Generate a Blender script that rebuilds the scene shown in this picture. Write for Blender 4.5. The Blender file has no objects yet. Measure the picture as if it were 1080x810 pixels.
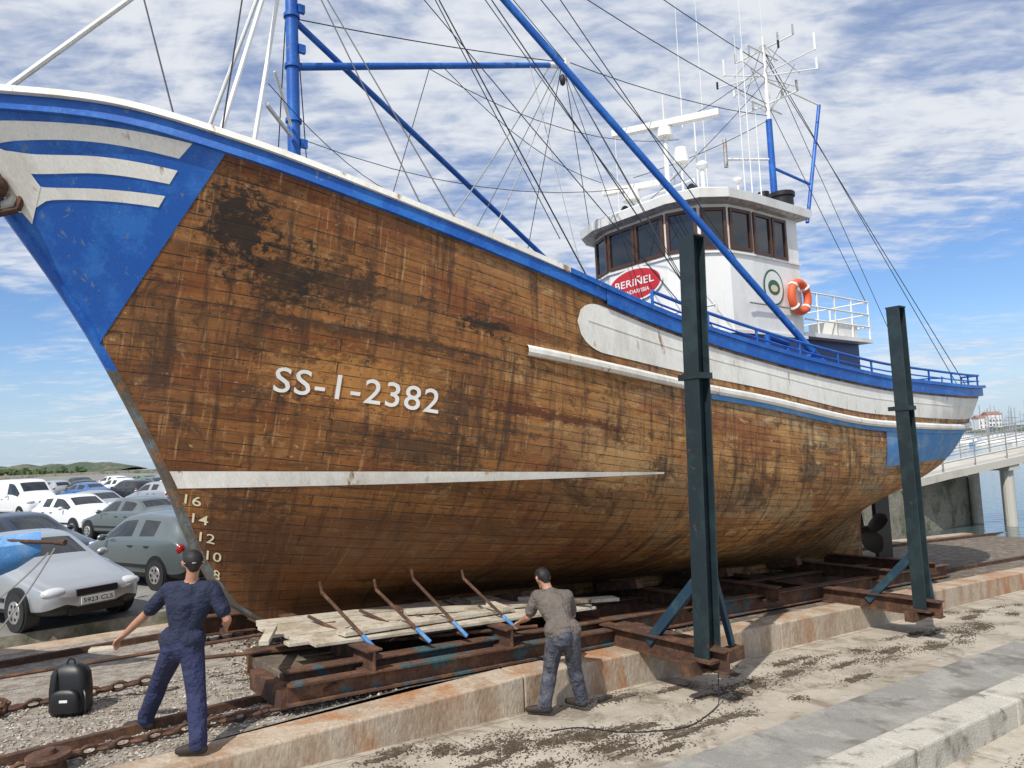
import bpy, bmesh, math, random
from mathutils import Vector, Matrix
random.seed(7)
R=random.random
def ru(a,b): return a+(b-a)*random.random()
scene=bpy.context.scene
scene.view_settings.view_transform='Standard'; scene.view_settings.look='None'; scene.view_settings.exposure=0
# ------------------------------------------------------------------ boat frame
A=(-3.22,9.85); U=(0.788,0.616); N=(0.616,-0.788)
def W(s,w,z): return Vector((A[0]+U[0]*s+N[0]*w, A[1]+U[1]*s+N[1]*w, z))
UV_=Vector((U[0],U[1],0)); NV=Vector((N[0],N[1],0)); ZV=Vector((0,0,1))
def herm(xs,ys):
    n=len(xs); m=[0]*n
    d=[(ys[i+1]-ys[i])/(xs[i+1]-xs[i]) for i in range(n-1)]
    m[0]=d[0]; m[-1]=d[-1]
    for i in range(1,n-1):
        m[i]=0 if d[i-1]*d[i]<=0 else 2*d[i-1]*d[i]/(d[i-1]+d[i])
    def F(x):
        if x<=xs[0]: return ys[0]+m[0]*(x-xs[0])
        if x>=xs[-1]: return ys[-1]+m[-1]*(x-xs[-1])
        i=0
        while x>xs[i+1]: i+=1
        h=xs[i+1]-xs[i]; t=(x-xs[i])/h
        return (2*t**3-3*t*t+1)*ys[i]+(t**3-2*t*t+t)*h*m[i]+(-2*t**3+3*t*t)*ys[i+1]+(t**3-t*t)*h*m[i+1]
    return F
# ------------------------------------------------------------------ materials
class NT:
    def __init__(s,m):
        s.m=m; s.t=m.node_tree; s.n=s.t.nodes; s.l=s.t.links; s.cap=9
    def node(s,ty,**k):
        n=s.n.new(ty)
        for a,b in k.items(): setattr(n,a,b)
        return n
    def put(s,sock,v):
        if v is None: return
        if hasattr(v,'is_linked') or hasattr(v,'links'): s.l.new(v,sock)
        else:
            if isinstance(v,(tuple,list)) and len(v)==3 and len(sock.default_value)==4: v=(*v,1)
            sock.default_value=v
    def math(s,op,a,b=None,c=None,clamp=False):
        n=s.node('ShaderNodeMath',operation=op,use_clamp=clamp)
        s.put(n.inputs[0],a); s.put(n.inputs[1],b); s.put(n.inputs[2],c); return n.outputs[0]
    def mix(s,f,a,b,bt='MIX'):
        n=s.node('ShaderNodeMix',data_type='RGBA',blend_type=bt)
        s.put(n.inputs[0],f); s.put(n.inputs[6],a); s.put(n.inputs[7],b); return n.outputs[2]
    def noise(s,vec,scale,detail=4,rough=.6,dist=0):
        n=s.node('ShaderNodeTexNoise'); s.put(n.inputs['Vector'],vec)
        n.inputs['Scale'].default_value=scale; n.inputs['Detail'].default_value=min(detail,s.cap)
        n.inputs['Roughness'].default_value=rough; n.inputs['Distortion'].default_value=dist
        return n.outputs['Fac']
    def mr(s,v,a,b,c=0,d=1,smooth=True):
        n=s.node('ShaderNodeMapRange',clamp=True)
        if smooth: n.interpolation_type='SMOOTHSTEP'
        s.put(n.inputs[0],v)
        for i,x in enumerate((a,b,c,d)): n.inputs[i+1].default_value=x
        return n.outputs[0]
    def vmul(s,v,k):
        n=s.node('ShaderNodeVectorMath',operation='MULTIPLY'); s.put(n.inputs[0],v); n.inputs[1].default_value=k; return n.outputs[0]
    def bump(s,h,st,dist=.01,nrm=None):
        n=s.node('ShaderNodeBump'); n.inputs['Strength'].default_value=st; n.inputs['Distance'].default_value=dist
        s.put(n.inputs['Height'],h)
        if nrm is not None: s.put(n.inputs['Normal'],nrm)
        return n.outputs[0]
def newmat(name):
    m=bpy.data.materials.new(name); m.use_nodes=True
    nt=NT(m); b=nt.n['Principled BSDF']; return m,nt,b
def mat(name,col,rough=.6,metal=0,col2=None,sc=3,lo=.45,hi=.65,fine=.15,fsc=40,bump=0,bsc=30,stretch=(1,1,1),col3=None,sc3=1,lo3=.55,hi3=.7,spec=.5,coat=0,dist=.005):
    m,nt,b=newmat(name)
    tc=nt.node('ShaderNodeTexCoord').outputs['Object']
    v=nt.vmul(tc,stretch)
    c=(*col,1)
    if col2: c=nt.mix(nt.mr(nt.noise(v,sc,4,.65),lo,hi),c,(*col2,1))
    if col3: c=nt.mix(nt.mr(nt.noise(v,sc3,4,.6,.4),lo3,hi3),c,(*col3,1))
    if fine:
        g=nt.mr(nt.noise(v,fsc,2,.7),.25,.75,1-fine,1+fine,False)
        cc=nt.node('ShaderNodeCombineColor'); 
        for i in range(3): nt.l.new(g,cc.inputs[i])
        c=nt.mix(1.0,c,cc.outputs[0],'MULTIPLY')
    nt.put(b.inputs['Base Color'],c)
    b.inputs['Roughness'].default_value=rough; b.inputs['Metallic'].default_value=metal
    b.inputs['Specular IOR Level'].default_value=spec
    b.inputs['Coat Weight'].default_value=coat
    if bump: nt.put(b.inputs['Normal'],nt.bump(nt.noise(v,bsc,3,.65),bump,dist))
    return m
M={}
M['blue']=mat('boat_blue_paint',(.006,.095,.42),.45,col2=(.02,.15,.52),sc=2.5,fine=.15,col3=(.12,.18,.30),sc3=9,lo3=.62,hi3=.70,bump=.3,bsc=14)
M['bluel']=mat('faded_blue_paint',(.06,.22,.50),.55,col2=(.16,.30,.48),sc=3,fine=.2,col3=(.25,.2,.14),sc3=6,lo3=.6,hi3=.7,bump=.3,bsc=14)
M['white']=mat('weathered_white_paint',(.80,.79,.74),.5,col2=(.64,.62,.56),sc=2.6,lo=.42,hi=.72,fine=.1,col3=(.33,.20,.11),sc3=5,lo3=.62,hi3=.73,bump=.3,bsc=12,stretch=(1,1,.35))
M['whitec']=mat('clean_white_paint',(.80,.80,.78),.4,col2=(.70,.69,.65),sc=1.5,fine=.04,col3=(.42,.27,.15),sc3=5,lo3=.69,hi3=.8,stretch=(1,1,.3))
M['yel']=mat('draft_mark_paint',(.68,.61,.40),.6,fine=.2)
M['navyp']=mat('navy_paint',(.012,.03,.15),.4,fine=.1)
M['rust']=mat('rusty_steel',(.10,.048,.030),.85,.1,col2=(.17,.085,.045),sc=4,fine=.35,fsc=25,col3=(.05,.10,.11),sc3=2.2,lo3=.52,hi3=.6,bump=.6,bsc=25)
M['rust2']=mat('brown_rust',(.075,.038,.025),.85,.1,col2=(.15,.072,.038),sc=6,fine=.35,bump=.6,bsc=30)
M['post']=mat('dark_post_paint',(.012,.024,.030),.5,col2=(.02,.04,.045),sc=3,fine=.2,col3=(.10,.05,.03),sc3=5,lo3=.64,hi3=.74,bump=.3,bsc=20)
M['teal']=mat('blue_brace_paint',(.014,.045,.08),.55,col2=(.03,.07,.09),sc=5,fine=.2,bump=.3)
M['plank']=mat('weathered_plank',(.52,.47,.38),.8,col2=(.36,.30,.22),sc=3,fine=.25,fsc=30,stretch=(1,1,3),col3=(.18,.13,.09),sc3=4,lo3=.62,hi3=.72,bump=.4)
M['timber']=mat('dark_timber',(.10,.08,.06),.85,col2=(.18,.14,.10),sc=5,fine=.3,bump=.5)
M['stem']=mat('stem_timber',(.10,.085,.065),.7,col2=(.14,.17,.18),sc=3,fine=.3,col3=(.20,.10,.04),sc3=4,lo3=.5,hi3=.6,bump=.5)
M['wire']=mat('dark_wire',(.02,.022,.03),.5,.3,fine=0)
M['wirel']=mat('galvanised_wire',(.35,.35,.33),.5,.4,fine=0)
M['black']=mat('black_plastic',(.012,.012,.013),.45,fine=.2)
M['rubber']=mat('tyre_rubber',(.02,.02,.021),.8,fine=.2)
M['glass']=mat('dark_glass',(.012,.016,.02),.04,fine=0,spec=.8)
M['brown']=mat('varnished_wood',(.075,.032,.016),.4,fine=.3)
M['red']=mat('red_sign_paint',(.5,.02,.03),.45,fine=.08)
M['orange']=mat('lifebuoy_orange',(.72,.12,.04),.55,fine=.08)
M['green']=mat('emblem_green',(.03,.12,.07),.5,fine=.1)
M['bronze']=mat('propeller_bronze',(.05,.035,.025),.5,.6,fine=.3,bump=.3)
M['gal']=mat('galvanised',(.45,.46,.46),.45,.6,col2=(.3,.25,.2),sc=8,fine=.15)
M['conc']=mat('plinth_concrete',(.46,.38,.29),.9,col2=(.34,.24,.16),sc=2.0,lo=.4,hi=.65,fine=.25,fsc=30,col3=(.38,.19,.09),sc3=1.2,lo3=.50,hi3=.66,bump=.8,bsc=18,stretch=(1,1,.45),dist=.015)
M['kerb']=mat('kerb_concrete',(.50,.47,.405),.9,col2=(.36,.335,.285),sc=2.5,fine=.25,fsc=60,col3=(.20,.185,.155),sc3=5,lo3=.56,hi3=.70,bump=.9,bsc=40,dist=.014)
M['slab']=mat('dark_slab_concrete',(.26,.25,.23),.9,col2=(.35,.335,.30),sc=2,fine=.28,fsc=80,col3=(.17,.16,.14),sc3=1.2,lo3=.5,hi3=.62,bump=.8,bsc=60,dist=.01)
M['gravelm']=mat('gravel_ground',(.40,.36,.31),.95,col2=(.24,.20,.16),sc=6,lo=.35,hi=.65,fine=.45,fsc=70,bump=1.0,bsc=60,dist=.02)
M['stone']=mat('pebble_stone',(.46,.42,.36),.9,col2=(.30,.26,.21),sc=9,fine=.2)
M['weed']=mat('dry_seaweed',(.055,.036,.022),.9,col2=(.12,.085,.05),sc=14,fine=.3)
M['mud']=mat('seaweed_mud',(.085,.062,.042),.95,col2=(.17,.135,.10),sc=9,fine=.4,bump=1,bsc=40,dist=.02)
M['asph']=mat('car_park_asphalt',(.20,.195,.18),.9,col2=(.27,.26,.24),sc=.7,fine=.2,fsc=30,col3=(.14,.14,.135),sc3=.5,lo3=.52,hi3=.62,bump=.4,bsc=60)
M['stonew']=mat('mossy_quay_stone',(.26,.24,.19),.9,col2=(.11,.12,.07),sc=.9,fine=.3,fsc=8,bump=.8,bsc=6,dist=.03)
M['soil']=mat('rusty_dirt',(.12,.095,.07),.95,col2=(.24,.20,.16),sc=5,fine=.4,bump=1,bsc=30,dist=.02)
# slip concrete
m,nt,b=newmat('slipway_concrete'); nt.cap=5; tc=nt.node('ShaderNodeTexCoord').outputs['Object']
c=nt.mix(nt.mr(nt.noise(tc,.8,6,.65),.38,.65),(.46,.41,.335),(.34,.30,.24))
c=nt.mix(nt.math('MULTIPLY',nt.mr(nt.noise(tc,1.6,7,.72,.6),.48,.64),.8),c,(.20,.165,.12))
c=nt.mix(nt.math('MULTIPLY',nt.mr(nt.noise(tc,6,5,.75),.52,.70),.7),c,(.55,.51,.44))
c=nt.mix(nt.math('MULTIPLY',nt.mr(nt.noise(tc,40,3,.8),.50,.75),.5),c,(.17,.14,.105))
br=nt.node('ShaderNodeTexBrick'); rot=nt.node('ShaderNodeMapping'); nt.l.new(tc,rot.inputs[0]); rot.inputs['Rotation'].default_value=(0,0,-math.atan2(U[1],U[0]))
nt.l.new(rot.outputs[0],br.inputs['Vector']); br.inputs['Scale'].default_value=1; br.inputs['Brick Width'].default_value=4.1; br.inputs['Row Height'].default_value=2.2; br.inputs['Mortar Size'].default_value=.010; br.offset=0
c=nt.mix(nt.math('MULTIPLY',br.outputs['Fac'],.6),c,(.10,.085,.06))
nt.put(b.inputs['Base Color'],c); b.inputs['Roughness'].default_value=.92
nt.put(b.inputs['Normal'],nt.bump(nt.noise(tc,20,4,.7),.6,.015)); M['slip']=m
# water
m,nt,b=newmat('harbour_water'); tc=nt.node('ShaderNodeTexCoord').outputs['Object']
nt.put(b.inputs['Base Color'],(.06,.09,.09)); b.inputs['Roughness'].default_value=.08
nt.put(b.inputs['Normal'],nt.bump(nt.noise(tc,2.2,3,.6),.35,.08)); M['water']=m
# hull wood
m,nt,b=newmat('hull_planking'); nt.cap=5; uv=nt.node('ShaderNodeTexCoord').outputs['UV']
sep=nt.node('ShaderNodeSeparateXYZ'); nt.l.new(uv,sep.inputs[0]); u_=sep.outputs[0]; v_=sep.outputs[1]
geo=nt.node('ShaderNodeNewGeometry'); gs=nt.node('ShaderNodeSeparateXYZ'); nt.l.new(geo.outputs['Position'],gs.inputs[0]); pz=gs.outputs[2]
RH=.128
br=nt.node('ShaderNodeTexBrick'); nt.l.new(uv,br.inputs['Vector'])
br.inputs['Scale'].default_value=1; br.inputs['Brick Width'].default_value=6.3; br.inputs['Row Height'].default_value=RH; br.inputs['Mortar Size'].default_value=.0052; br.inputs['Mortar Smooth'].default_value=.2; br.offset=.37; br.offset_frequency=2
br.inputs['Color1'].default_value=(.17,.072,.022,1); br.inputs['Color2'].default_value=(.40,.185,.055,1); br.inputs['Mortar'].default_value=(.28,.13,.04,1)
c=br.outputs['Color']
MX=lambda f,k: nt.math('MULTIPLY',f,k)
aft=nt.mr(u_,-.5,8)
lg=nt.mr(nt.noise(nt.vmul(uv,(.5,.9,1)),1.0,6,.65,.4),.36,.62)
c=nt.mix(MX(lg,nt.math('ADD',MX(aft,.7),.15)),c,(.58,.32,.11))
c=nt.mix(MX(nt.mr(nt.noise(nt.vmul(uv,(.5,7,1)),2.2,6,.7),.42,.66),.6),c,(.46,.19,.05))
c=nt.mix(MX(nt.mr(nt.noise(nt.vmul(uv,(.8,16,1)),1.6,6,.75),.48,.68),.7),c,(.075,.031,.013))
c=nt.mix(MX(nt.mr(nt.noise(nt.vmul(uv,(.5,1.2,1)),1.1,5,.65),.50,.62),.65),c,(.22,.062,.022))
c=nt.mix(MX(nt.mr(nt.noise(nt.vmul(uv,(.35,.9,1)),1.3,7,.72,.5),.47,.62),nt.mr(u_,0,9,.1,.7)),c,(.36,.28,.16))
c=nt.mix(MX(nt.mr(nt.noise(nt.vmul(uv,(1,1.6,1)),2.6,8,.75,.6),.55,.64),nt.mr(u_,0,9,.35,.75)),c,(.64,.43,.20))
# base colour turns darker and redder towards the bow
c=nt.mix(MX(nt.mr(nt.math('ADD',u_,MX(nt.noise(uv,.9,5,.7),3.0)),.2,6.0,1,0),.62),c,nt.mix(1.0,c,(.50,.36,.28),'MULTIPLY'))
# vertical runs
c=nt.mix(MX(nt.mr(nt.noise(nt.vmul(uv,(7,.5,1)),1.0,6,.7,.15),.48,.66),.75),c,(.045,.022,.012))
c=nt.mix(MX(nt.mr(nt.noise(nt.vmul(uv,(18,1.1,1)),1.3,5,.7,.1),.56,.70),.5),c,(.58,.36,.16))
# grime blotches at several sizes
c=nt.mix(MX(nt.mr(nt.noise(uv,1.1,8,.75,.6),.52,.65),.72),c,(.055,.029,.016))
c=nt.mix(MX(nt.mr(nt.noise(uv,3.4,8,.78,.5),.54,.65),.68),c,(.04,.022,.013))
c=nt.mix(MX(nt.mr(nt.noise(nt.vmul(uv,(1,2.5,1)),8,6,.78,.3),.58,.68),.6),c,(.03,.018,.012))
c=nt.mix(MX(nt.mr(nt.noise(nt.vmul(uv,(1.4,2,1)),6.5,6,.78,.3),.61,.70),.6),c,(.66,.45,.23))
pn=nt.noise(nt.vmul(uv,(4,5,1)),2.0,7,.8,.4)
def ell(cu,cv,ra,rb):
    du=nt.math('DIVIDE',nt.math('SUBTRACT',u_,cu),ra); dv=nt.math('DIVIDE',nt.math('SUBTRACT',v_,cv),rb)
    d=nt.math('SQRT',nt.math('ADD',nt.math('MULTIPLY',du,du),nt.math('MULTIPLY',dv,dv)))
    d=nt.math('ADD',d,nt.math('MULTIPLY',nt.math('SUBTRACT',pn,.5),4.2))
    return nt.mr(d,.45,1.0,1,0)
for (cu,ct_,ra,rb,k,col) in [(-1.05,.86,.36,.46,.93,(.012,.009,.008)),(-.6,.79,.40,.36,.8,(.015,.011,.009)),(-.1,.80,.5,.3,.7,(.02,.013,.01)),(1.44,.785,.4,.11,.9,(.015,.012,.01)),(2.3,.60,1.5,.08,.85,(.085,.025,.012)),(.3,.71,1.8,.08,.7,(.04,.02,.012)),(.9,.47,.7,.3,.6,(.03,.018,.012)),(3.5,.5,.6,.4,.5,(.62,.38,.15)),(.2,.60,.8,.35,.5,(.55,.26,.07)),(-.6,.25,.5,.6,.6,(.03,.016,.01))]:
    c=nt.mix(nt.math('MULTIPLY',ell(cu,ct_*5.2,ra,rb),k),c,col)
c=nt.mix(nt.math('MULTIPLY',nt.mr(nt.math('ADD',pz,nt.math('MULTIPLY',nt.noise(uv,1.2,4),.7)),1.7,2.5,1,0),nt.mr(u_,1,8,.6,.06)),c,(.10,.04,.015))
# nail plugs, staggered per plank
row=nt.math('FLOOR',nt.math('DIVIDE',v_,RH))
wn=nt.node('ShaderNodeTexWhiteNoise',noise_dimensions='1D'); nt.l.new(row,wn.inputs['W'])
up=nt.math('ADD',nt.math('DIVIDE',u_,.24),nt.math('MULTIPLY',wn.outputs['Value'],7))
par=nt.math('MODULO',nt.math('ABSOLUTE',nt.math('FLOOR',up)),2.0)
fu=nt.math('MULTIPLY',nt.math('SUBTRACT',nt.math('FRACT',up),.5),.24)
fv=nt.math('MULTIPLY',nt.math('SUBTRACT',nt.math('FRACT',nt.math('DIVIDE',v_,RH)),nt.math('ADD',nt.math('MULTIPLY',par,.44),.28)),RH)
dd=nt.math('SQRT',nt.math('ADD',nt.math('MULTIPLY',fu,fu),nt.math('MULTIPLY',fv,fv)))
c=nt.mix(nt.math('MULTIPLY',nt.mr(dd,.005,.014,1,0),nt.mr(nt.noise(uv,7,4,.8),.40,.60,.0,.8)),c,(.02,.012,.01))
seam=nt.mix(nt.math('MULTIPLY',br.outputs['Fac'],nt.mr(nt.noise(nt.vmul(uv,(1,3,1)),2.5,5,.75),.38,.58,.25,.97)),c,(.014,.009,.007))
nt.put(b.inputs['Base Color'],seam)
nt.put(b.inputs['Roughness'],nt.mr(nt.noise(uv,5,3),.3,.7,.40,.75))
b.inputs['Specular IOR Level'].default_value=.4
h=nt.math('SUBTRACT',nt.math('MULTIPLY',nt.noise(nt.vmul(uv,(2,22,1)),2,4,.7),.35),br.outputs['Fac'])
h=nt.math('ADD',h,nt.math('MULTIPLY',nt.noise(uv,1.3,2),3.0))
nt.put(b.inputs['Normal'],nt.bump(h,.6,.012)); M['wood']=m
# ------------------------------------------------------------------ mesh builder
class MB:
    def __init__(s,name,mats):
        s.name=name; s.mats=[M[x] if isinstance(x,str) else x for x in mats]; s.v=[]; s.f=[]; s.m=[]; s.uv=None
    def add(s,vs,fs,mi=0):
        o=len(s.v); s.v+= [tuple(p) for p in vs]
        for q in fs: s.f.append(tuple(i+o for i in q)); s.m.append(mi)
    def box(s,c,hx,hy,hz,mi=0):
        c=Vector(c);hx=Vector(hx);hy=Vector(hy);hz=Vector(hz)
        vs=[c+a*hx+b_*hy+d*hz for a in(-1,1) for b_ in(-1,1) for d in(-1,1)]
        s.add(vs,[(0,1,3,2),(4,6,7,5),(0,4,5,1),(2,3,7,6),(0,2,6,4),(1,5,7,3)],mi)
    def bs(s,s0_,s1_,w0,w1,z0,z1,mi=0,slope=0.0):
        c=W((s0_+s1_)/2,(w0+w1)/2,(z0+z1)/2)
        s.box(c,UV_*((s1_-s0_)/2)+ZV*(slope*(s1_-s0_)/2),NV*((w1-w0)/2),ZV*((z1-z0)/2),mi)
    def beam(s,p,q,a,b_,mi=0,up=(0,0,1)):
        p=Vector(p);q=Vector(q);d=q-p;up=Vector(up)
        x=d.cross(up)
        if x.length<1e-5: x=d.cross(Vector((1,0,0)))
        x.normalize(); y=x.cross(d).normalized()
        s.box((p+q)/2,d/2,x*a/2,y*b_/2,mi)
    def ibeam(s,p,q,a,h,mi=0,up=(0,0,1),t=.022):
        p=Vector(p);q=Vector(q);d=q-p;up=Vector(up)
        x=d.cross(up).normalized(); y=x.cross(d).normalized()
        s.box((p+q)/2+y*(h/2-t/2),d/2,x*a/2,y*t/2,mi); s.box((p+q)/2-y*(h/2-t/2),d/2,x*a/2,y*t/2,mi)
        s.box((p+q)/2,d/2,x*t/2,y*(h/2-t),mi)
    def tube(s,p,q,r1,r2=None,mi=0,n=10,caps=True):
        p=Vector(p);q=Vector(q); r2=r1 if r2 is None else r2; d=(q-p)
        x=d.cross(Vector((0,0,1)))
        if x.length<1e-4*d.length+1e-9: x=Vector((1,0,0))
        x.normalize(); y=x.cross(d).normalized()
        vs=[]
        for k in range(n):
            a=2*math.pi*k/n; o=x*math.cos(a)+y*math.sin(a); vs+= [p+o*r1,q+o*r2]
        fs=[(2*k,2*((k+1)%n),2*((k+1)%n)+1,2*k+1) for k in range(n)]
        if caps: fs+= [tuple(2*k for k in range(n))[::-1],tuple(2*k+1 for k in range(n))]
        s.add(vs,fs,mi)
    def path(s,pts,r,mi=0,n=8):
        for a,b_ in zip(pts[:-1],pts[1:]): s.tube(a,b_,r,r,mi,n)
    def wire(s,p,q,r,sag=0,mi=0,n=5,seg=8):
        p=Vector(p);q=Vector(q)
        if sag==0: s.tube(p,q,r,r,mi,n,False); return
        pts=[p.lerp(q,i/seg)-ZV*(sag*4*(i/seg)*(1-i/seg)) for i in range(seg+1)]
        for a,b_ in zip(pts[:-1],pts[1:]): s.tube(a,b_,r,r,mi,n,False)
    def sph(s,c,rx,ry=None,rz=None,mi=0,n=14,ax=None):
        ry=ry or rx; rz=rz or rx; c=Vector(c); vs=[];fs=[];k=n//2
        X,Y,Z=(ax or (Vector((1,0,0)),Vector((0,1,0)),ZV))
        for i in range(k+1):
            p=math.pi*i/k
            for j in range(n):
                a=2*math.pi*j/n
                vs.append(c+X*rx*math.sin(p)*math.cos(a)+Y*ry*math.sin(p)*math.sin(a)+Z*rz*math.cos(p))
        for i in range(k):
            for j in range(n):
                fs.append((i*n+j,(i+1)*n+j,(i+1)*n+(j+1)%n,i*n+(j+1)%n))
        s.add(vs,fs,mi)
    def torus(s,c,x,y,R1,R2,r,mi=0,n=16,k=8):
        c=Vector(c);x=Vector(x);y=Vector(y);z=x.cross(y);vs=[];fs=[]
        for i in range(n):
            a=2*math.pi*i/n; o=x*math.cos(a)+y*math.sin(a); ce=c+x*R1*math.cos(a)+y*R2*math.sin(a)
            for j in range(k):
                b_=2*math.pi*j/k; vs.append(ce+o*r*math.cos(b_)+z*r*math.sin(b_))
        for i in range(n):
            for j in range(k):
                fs.append((i*k+j,((i+1)%n)*k+j,((i+1)%n)*k+(j+1)%k,i*k+(j+1)%k))
        s.add(vs,fs,mi)
    def disc(s,c,x,y,rx,ry,mi=0,n=40,inner=0):
        c=Vector(c);x=Vector(x);y=Vector(y)
        o=[c+x*rx*math.cos(2*math.pi*k/n)+y*ry*math.sin(2*math.pi*k/n) for k in range(n)]
        if inner:
            i_=[c+x*rx*inner*math.cos(2*math.pi*k/n)+y*ry*inner*math.sin(2*math.pi*k/n) for k in range(n)]
            s.add(o+i_,[(k,(k+1)%n,n+(k+1)%n,n+k) for k in range(n)],mi)
        else: s.add(o,[tuple(range(n))],mi)
    def grid(s,rows,mi=0,flip=False):
        n=len(rows[0]); vs=[p for r in rows for p in r]; fs=[]
        for i in range(len(rows)-1):
            for j in range(n-1):
                q=(i*n+j,i*n+j+1,(i+1)*n+j+1,(i+1)*n+j); fs.append(q[::-1] if flip else q)
        s.add(vs,fs,mi)
    def build(s,parent=None,smooth=False,bevel=0,recalc=True,angle=40,subsurf=0):
        me=bpy.data.meshes.new(s.name); me.from_pydata(s.v,[],s.f)
        for mt in s.mats: me.materials.append(mt)
        for p,i in zip(me.polygons,s.m): p.material_index=i
        if recalc:
            bm=bmesh.new(); bm.from_mesh(me); bmesh.ops.recalc_face_normals(bm,faces=bm.faces); bm.to_mesh(me); bm.free()
        if smooth:
            for p in me.polygons: p.use_smooth=True
            if angle<180:
                try: me.set_sharp_from_angle(angle=math.radians(angle))
                except Exception: pass
        ob=bpy.data.objects.new(s.name,me); scene.collection.objects.link(ob)
        if parent: ob.parent=parent
        if bevel:
            bv=ob.modifiers.new('b','BEVEL'); bv.width=bevel; bv.segments=2; bv.limit_method='ANGLE'
        if subsurf:
            sb=ob.modifiers.new('s','SUBSURF'); sb.levels=subsurf; sb.render_levels=subsurf
        return ob
def empty(name):
    e=bpy.data.objects.new(name,None); scene.collection.objects.link(e); return e
def text_geo(txt,size=1,off=0.0,spacing=1.0):
    cu=bpy.data.curves.new('t','FONT'); cu.body=txt; cu.size=size; cu.offset=off; cu.space_character=spacing; cu.resolution_u=4
    ob=bpy.data.objects.new('t',cu); scene.collection.objects.link(ob)
    dg=bpy.context.evaluated_depsgraph_get(); me=bpy.data.meshes.new_from_object(ob.evaluated_get(dg))
    vs=[tuple(v.co) for v in me.vertices]; fs=[tuple(p.vertices) for p in me.polygons]
    bpy.data.objects.remove(ob); bpy.data.meshes.remove(me)
    x0=min(v[0] for v in vs);x1=max(v[0] for v in vs);y0=min(v[1] for v in vs);y1=max(v[1] for v in vs)
    return [((v[0]-x0)/(x1-x0),(v[1]-y0)/(y1-y0)) for v in vs],fs
# ------------------------------------------------------------------ hull form
zs=herm([-3.75,-3.07,-2.16,-1.15,.2,2.1,4.76,8.5,11.24,14.4,19.2],[6.55,6.35,6.12,5.75,5.28,4.75,4.15,3.67,3.46,3.39,3.6])
zk=lambda s:.3-.07*s
s0=herm([0,.06,.174,.37,.617,.826,1],[.1,-.48,-.88,-1.31,-2.03,-2.88,-3.75])
s1=herm([0,.3,.4,.5,.6,.75,1],[15.0,15.1,15.6,16.8,17.9,18.6,19.2])
BM=herm([0,.045,.07,.12,.2,.3,.42,.55,.7,.85,1],[.12,.14,.5,1.15,2.0,2.6,2.95,3.1,3.15,3.15,3.12])
Lb=herm([0,.08,.2,.35,.6,1],[.45,.45,.42,.40,.38,.36]); kb=herm([0,.08,.2,.35,.6,1],[1.6,1.8,2.5,3.0,3.3,3.5])
us=herm([0,.2,.5,1],[.45,.45,.55,.68]); ps=herm([0,.2,.5,1],[1.5,1.5,2.,2.6]); qs=herm([0,.2,.5,1],[1.,1.,.75,.5])
def hw(s,t):
    t=min(max(t,0),1)
    a=s0(t);b=s1(t);u=min(max((s-a)/(b-a),0),1)
    fb=1-(1-min(u/Lb(t),1))**kb(t)
    x=max(0,(u-us(t))/(1-us(t))); fs=max(0,1-x**ps(t))**qs(t)
    return .09+(BM(t)-.09)*fb*fs
def zt(s,t): return zk(s)+t*(zs(s)-zk(s))
def tz(s,z): return (z-zk(s))/(zs(s)-zk(s))
def hp(s,t,off=0,side=1):
    P=Vector((s,hw(s,t),zt(s,t)))
    if off:
        e=.03; s2=s+e if s<12 else s-e; t2=t-.01 if t>.5 else t+.01
        a=Vector((s2,hw(s2,t),zt(s2,t)))-P; b=Vector((s,hw(s,t2),zt(s,t2)))-P
        n=a.cross(b); n.normalize()
        if n.y<0: n=-n
        P=P+n*off
    return W(P.x,P.y*side,P.z)
boat=empty('fishing_boat')
nt_,nu=84,190
ts=[i/nt_ for i in range(nt_+1)]
uu=[(j/nu)**1.35 for j in range(nu+1)]
def sec(side):
    rows=[];uvs=[]
    for t in ts:
        a=s0(t);b=s1(t);r=[];q=[]
        for u in uu:
            s=a+(b-a)*u; r.append(W(s,side*hw(s,t),zt(s,t))); q.append((s,t*5.2))
        rows.append(r);uvs.append(q)
    return rows,uvs
vs=[];fs=[];uvl=[]
P_,Q_=sec(1); S_,Q2=sec(-1); n1=nu+1
for r in P_: vs+=r
for r in S_: vs+=r
for q in Q_: uvl+=q
for q in Q2: uvl+=[(x+31,y) for x,y in q]
off=len(vs)//2
for i in range(nt_):
    for j in range(nu):
        a=i*n1+j
        fs.append((a,a+1,a+n1+1,a+n1)); fs.append((off+a,off+a+n1,off+a+n1+1,off+a+1))
for j in range(nu): fs.append((j,off+j,off+j+1,j+1))
for i in range(nt_):
    a=i*n1; fs.append((a,a+n1,off+a+n1,off+a)); a=i*n1+nu; fs.append((a,off+a,off+a+n1,a+n1))
me=bpy.data.meshes.new('planked_hull'); me.from_pydata([tuple(v) for v in vs],[],fs); me.materials.append(M['wood'])
ul=me.uv_layers.new(name='UVMap')
for lp in me.loops: ul.data[lp.index].uv=uvl[lp.vertex_index]
for p in me.polygons: p.use_smooth=True
me.set_sharp_from_angle(angle=math.radians(50))
ob=bpy.data.objects.new('planked_hull',me); scene.collection.objects.link(ob); ob.parent=boat
mb=MB('stem_post',['stem','blue'])
tl=[i/30 for i in range(31)]
for a,b in zip(tl[:-1],tl[1:]):
    vv=[]
    for t in (a,b):
        s_=s0(t);z=zt(s_,t)
        for ds,w in ((-.085,.05),(-.04,.1),(.03,.1),(.03,-.1),(-.04,-.1),(-.085,-.05)): vv.append(W(s_+ds,w,z))
    k=6; mb.add(vv,[(i,(i+1)%k,k+(i+1)%k,k+i) for i in range(k)],1 if a>.56 else 0)
mb.build(boat,True)
mb=MB('bow_blue_paint',['blue'])
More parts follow.
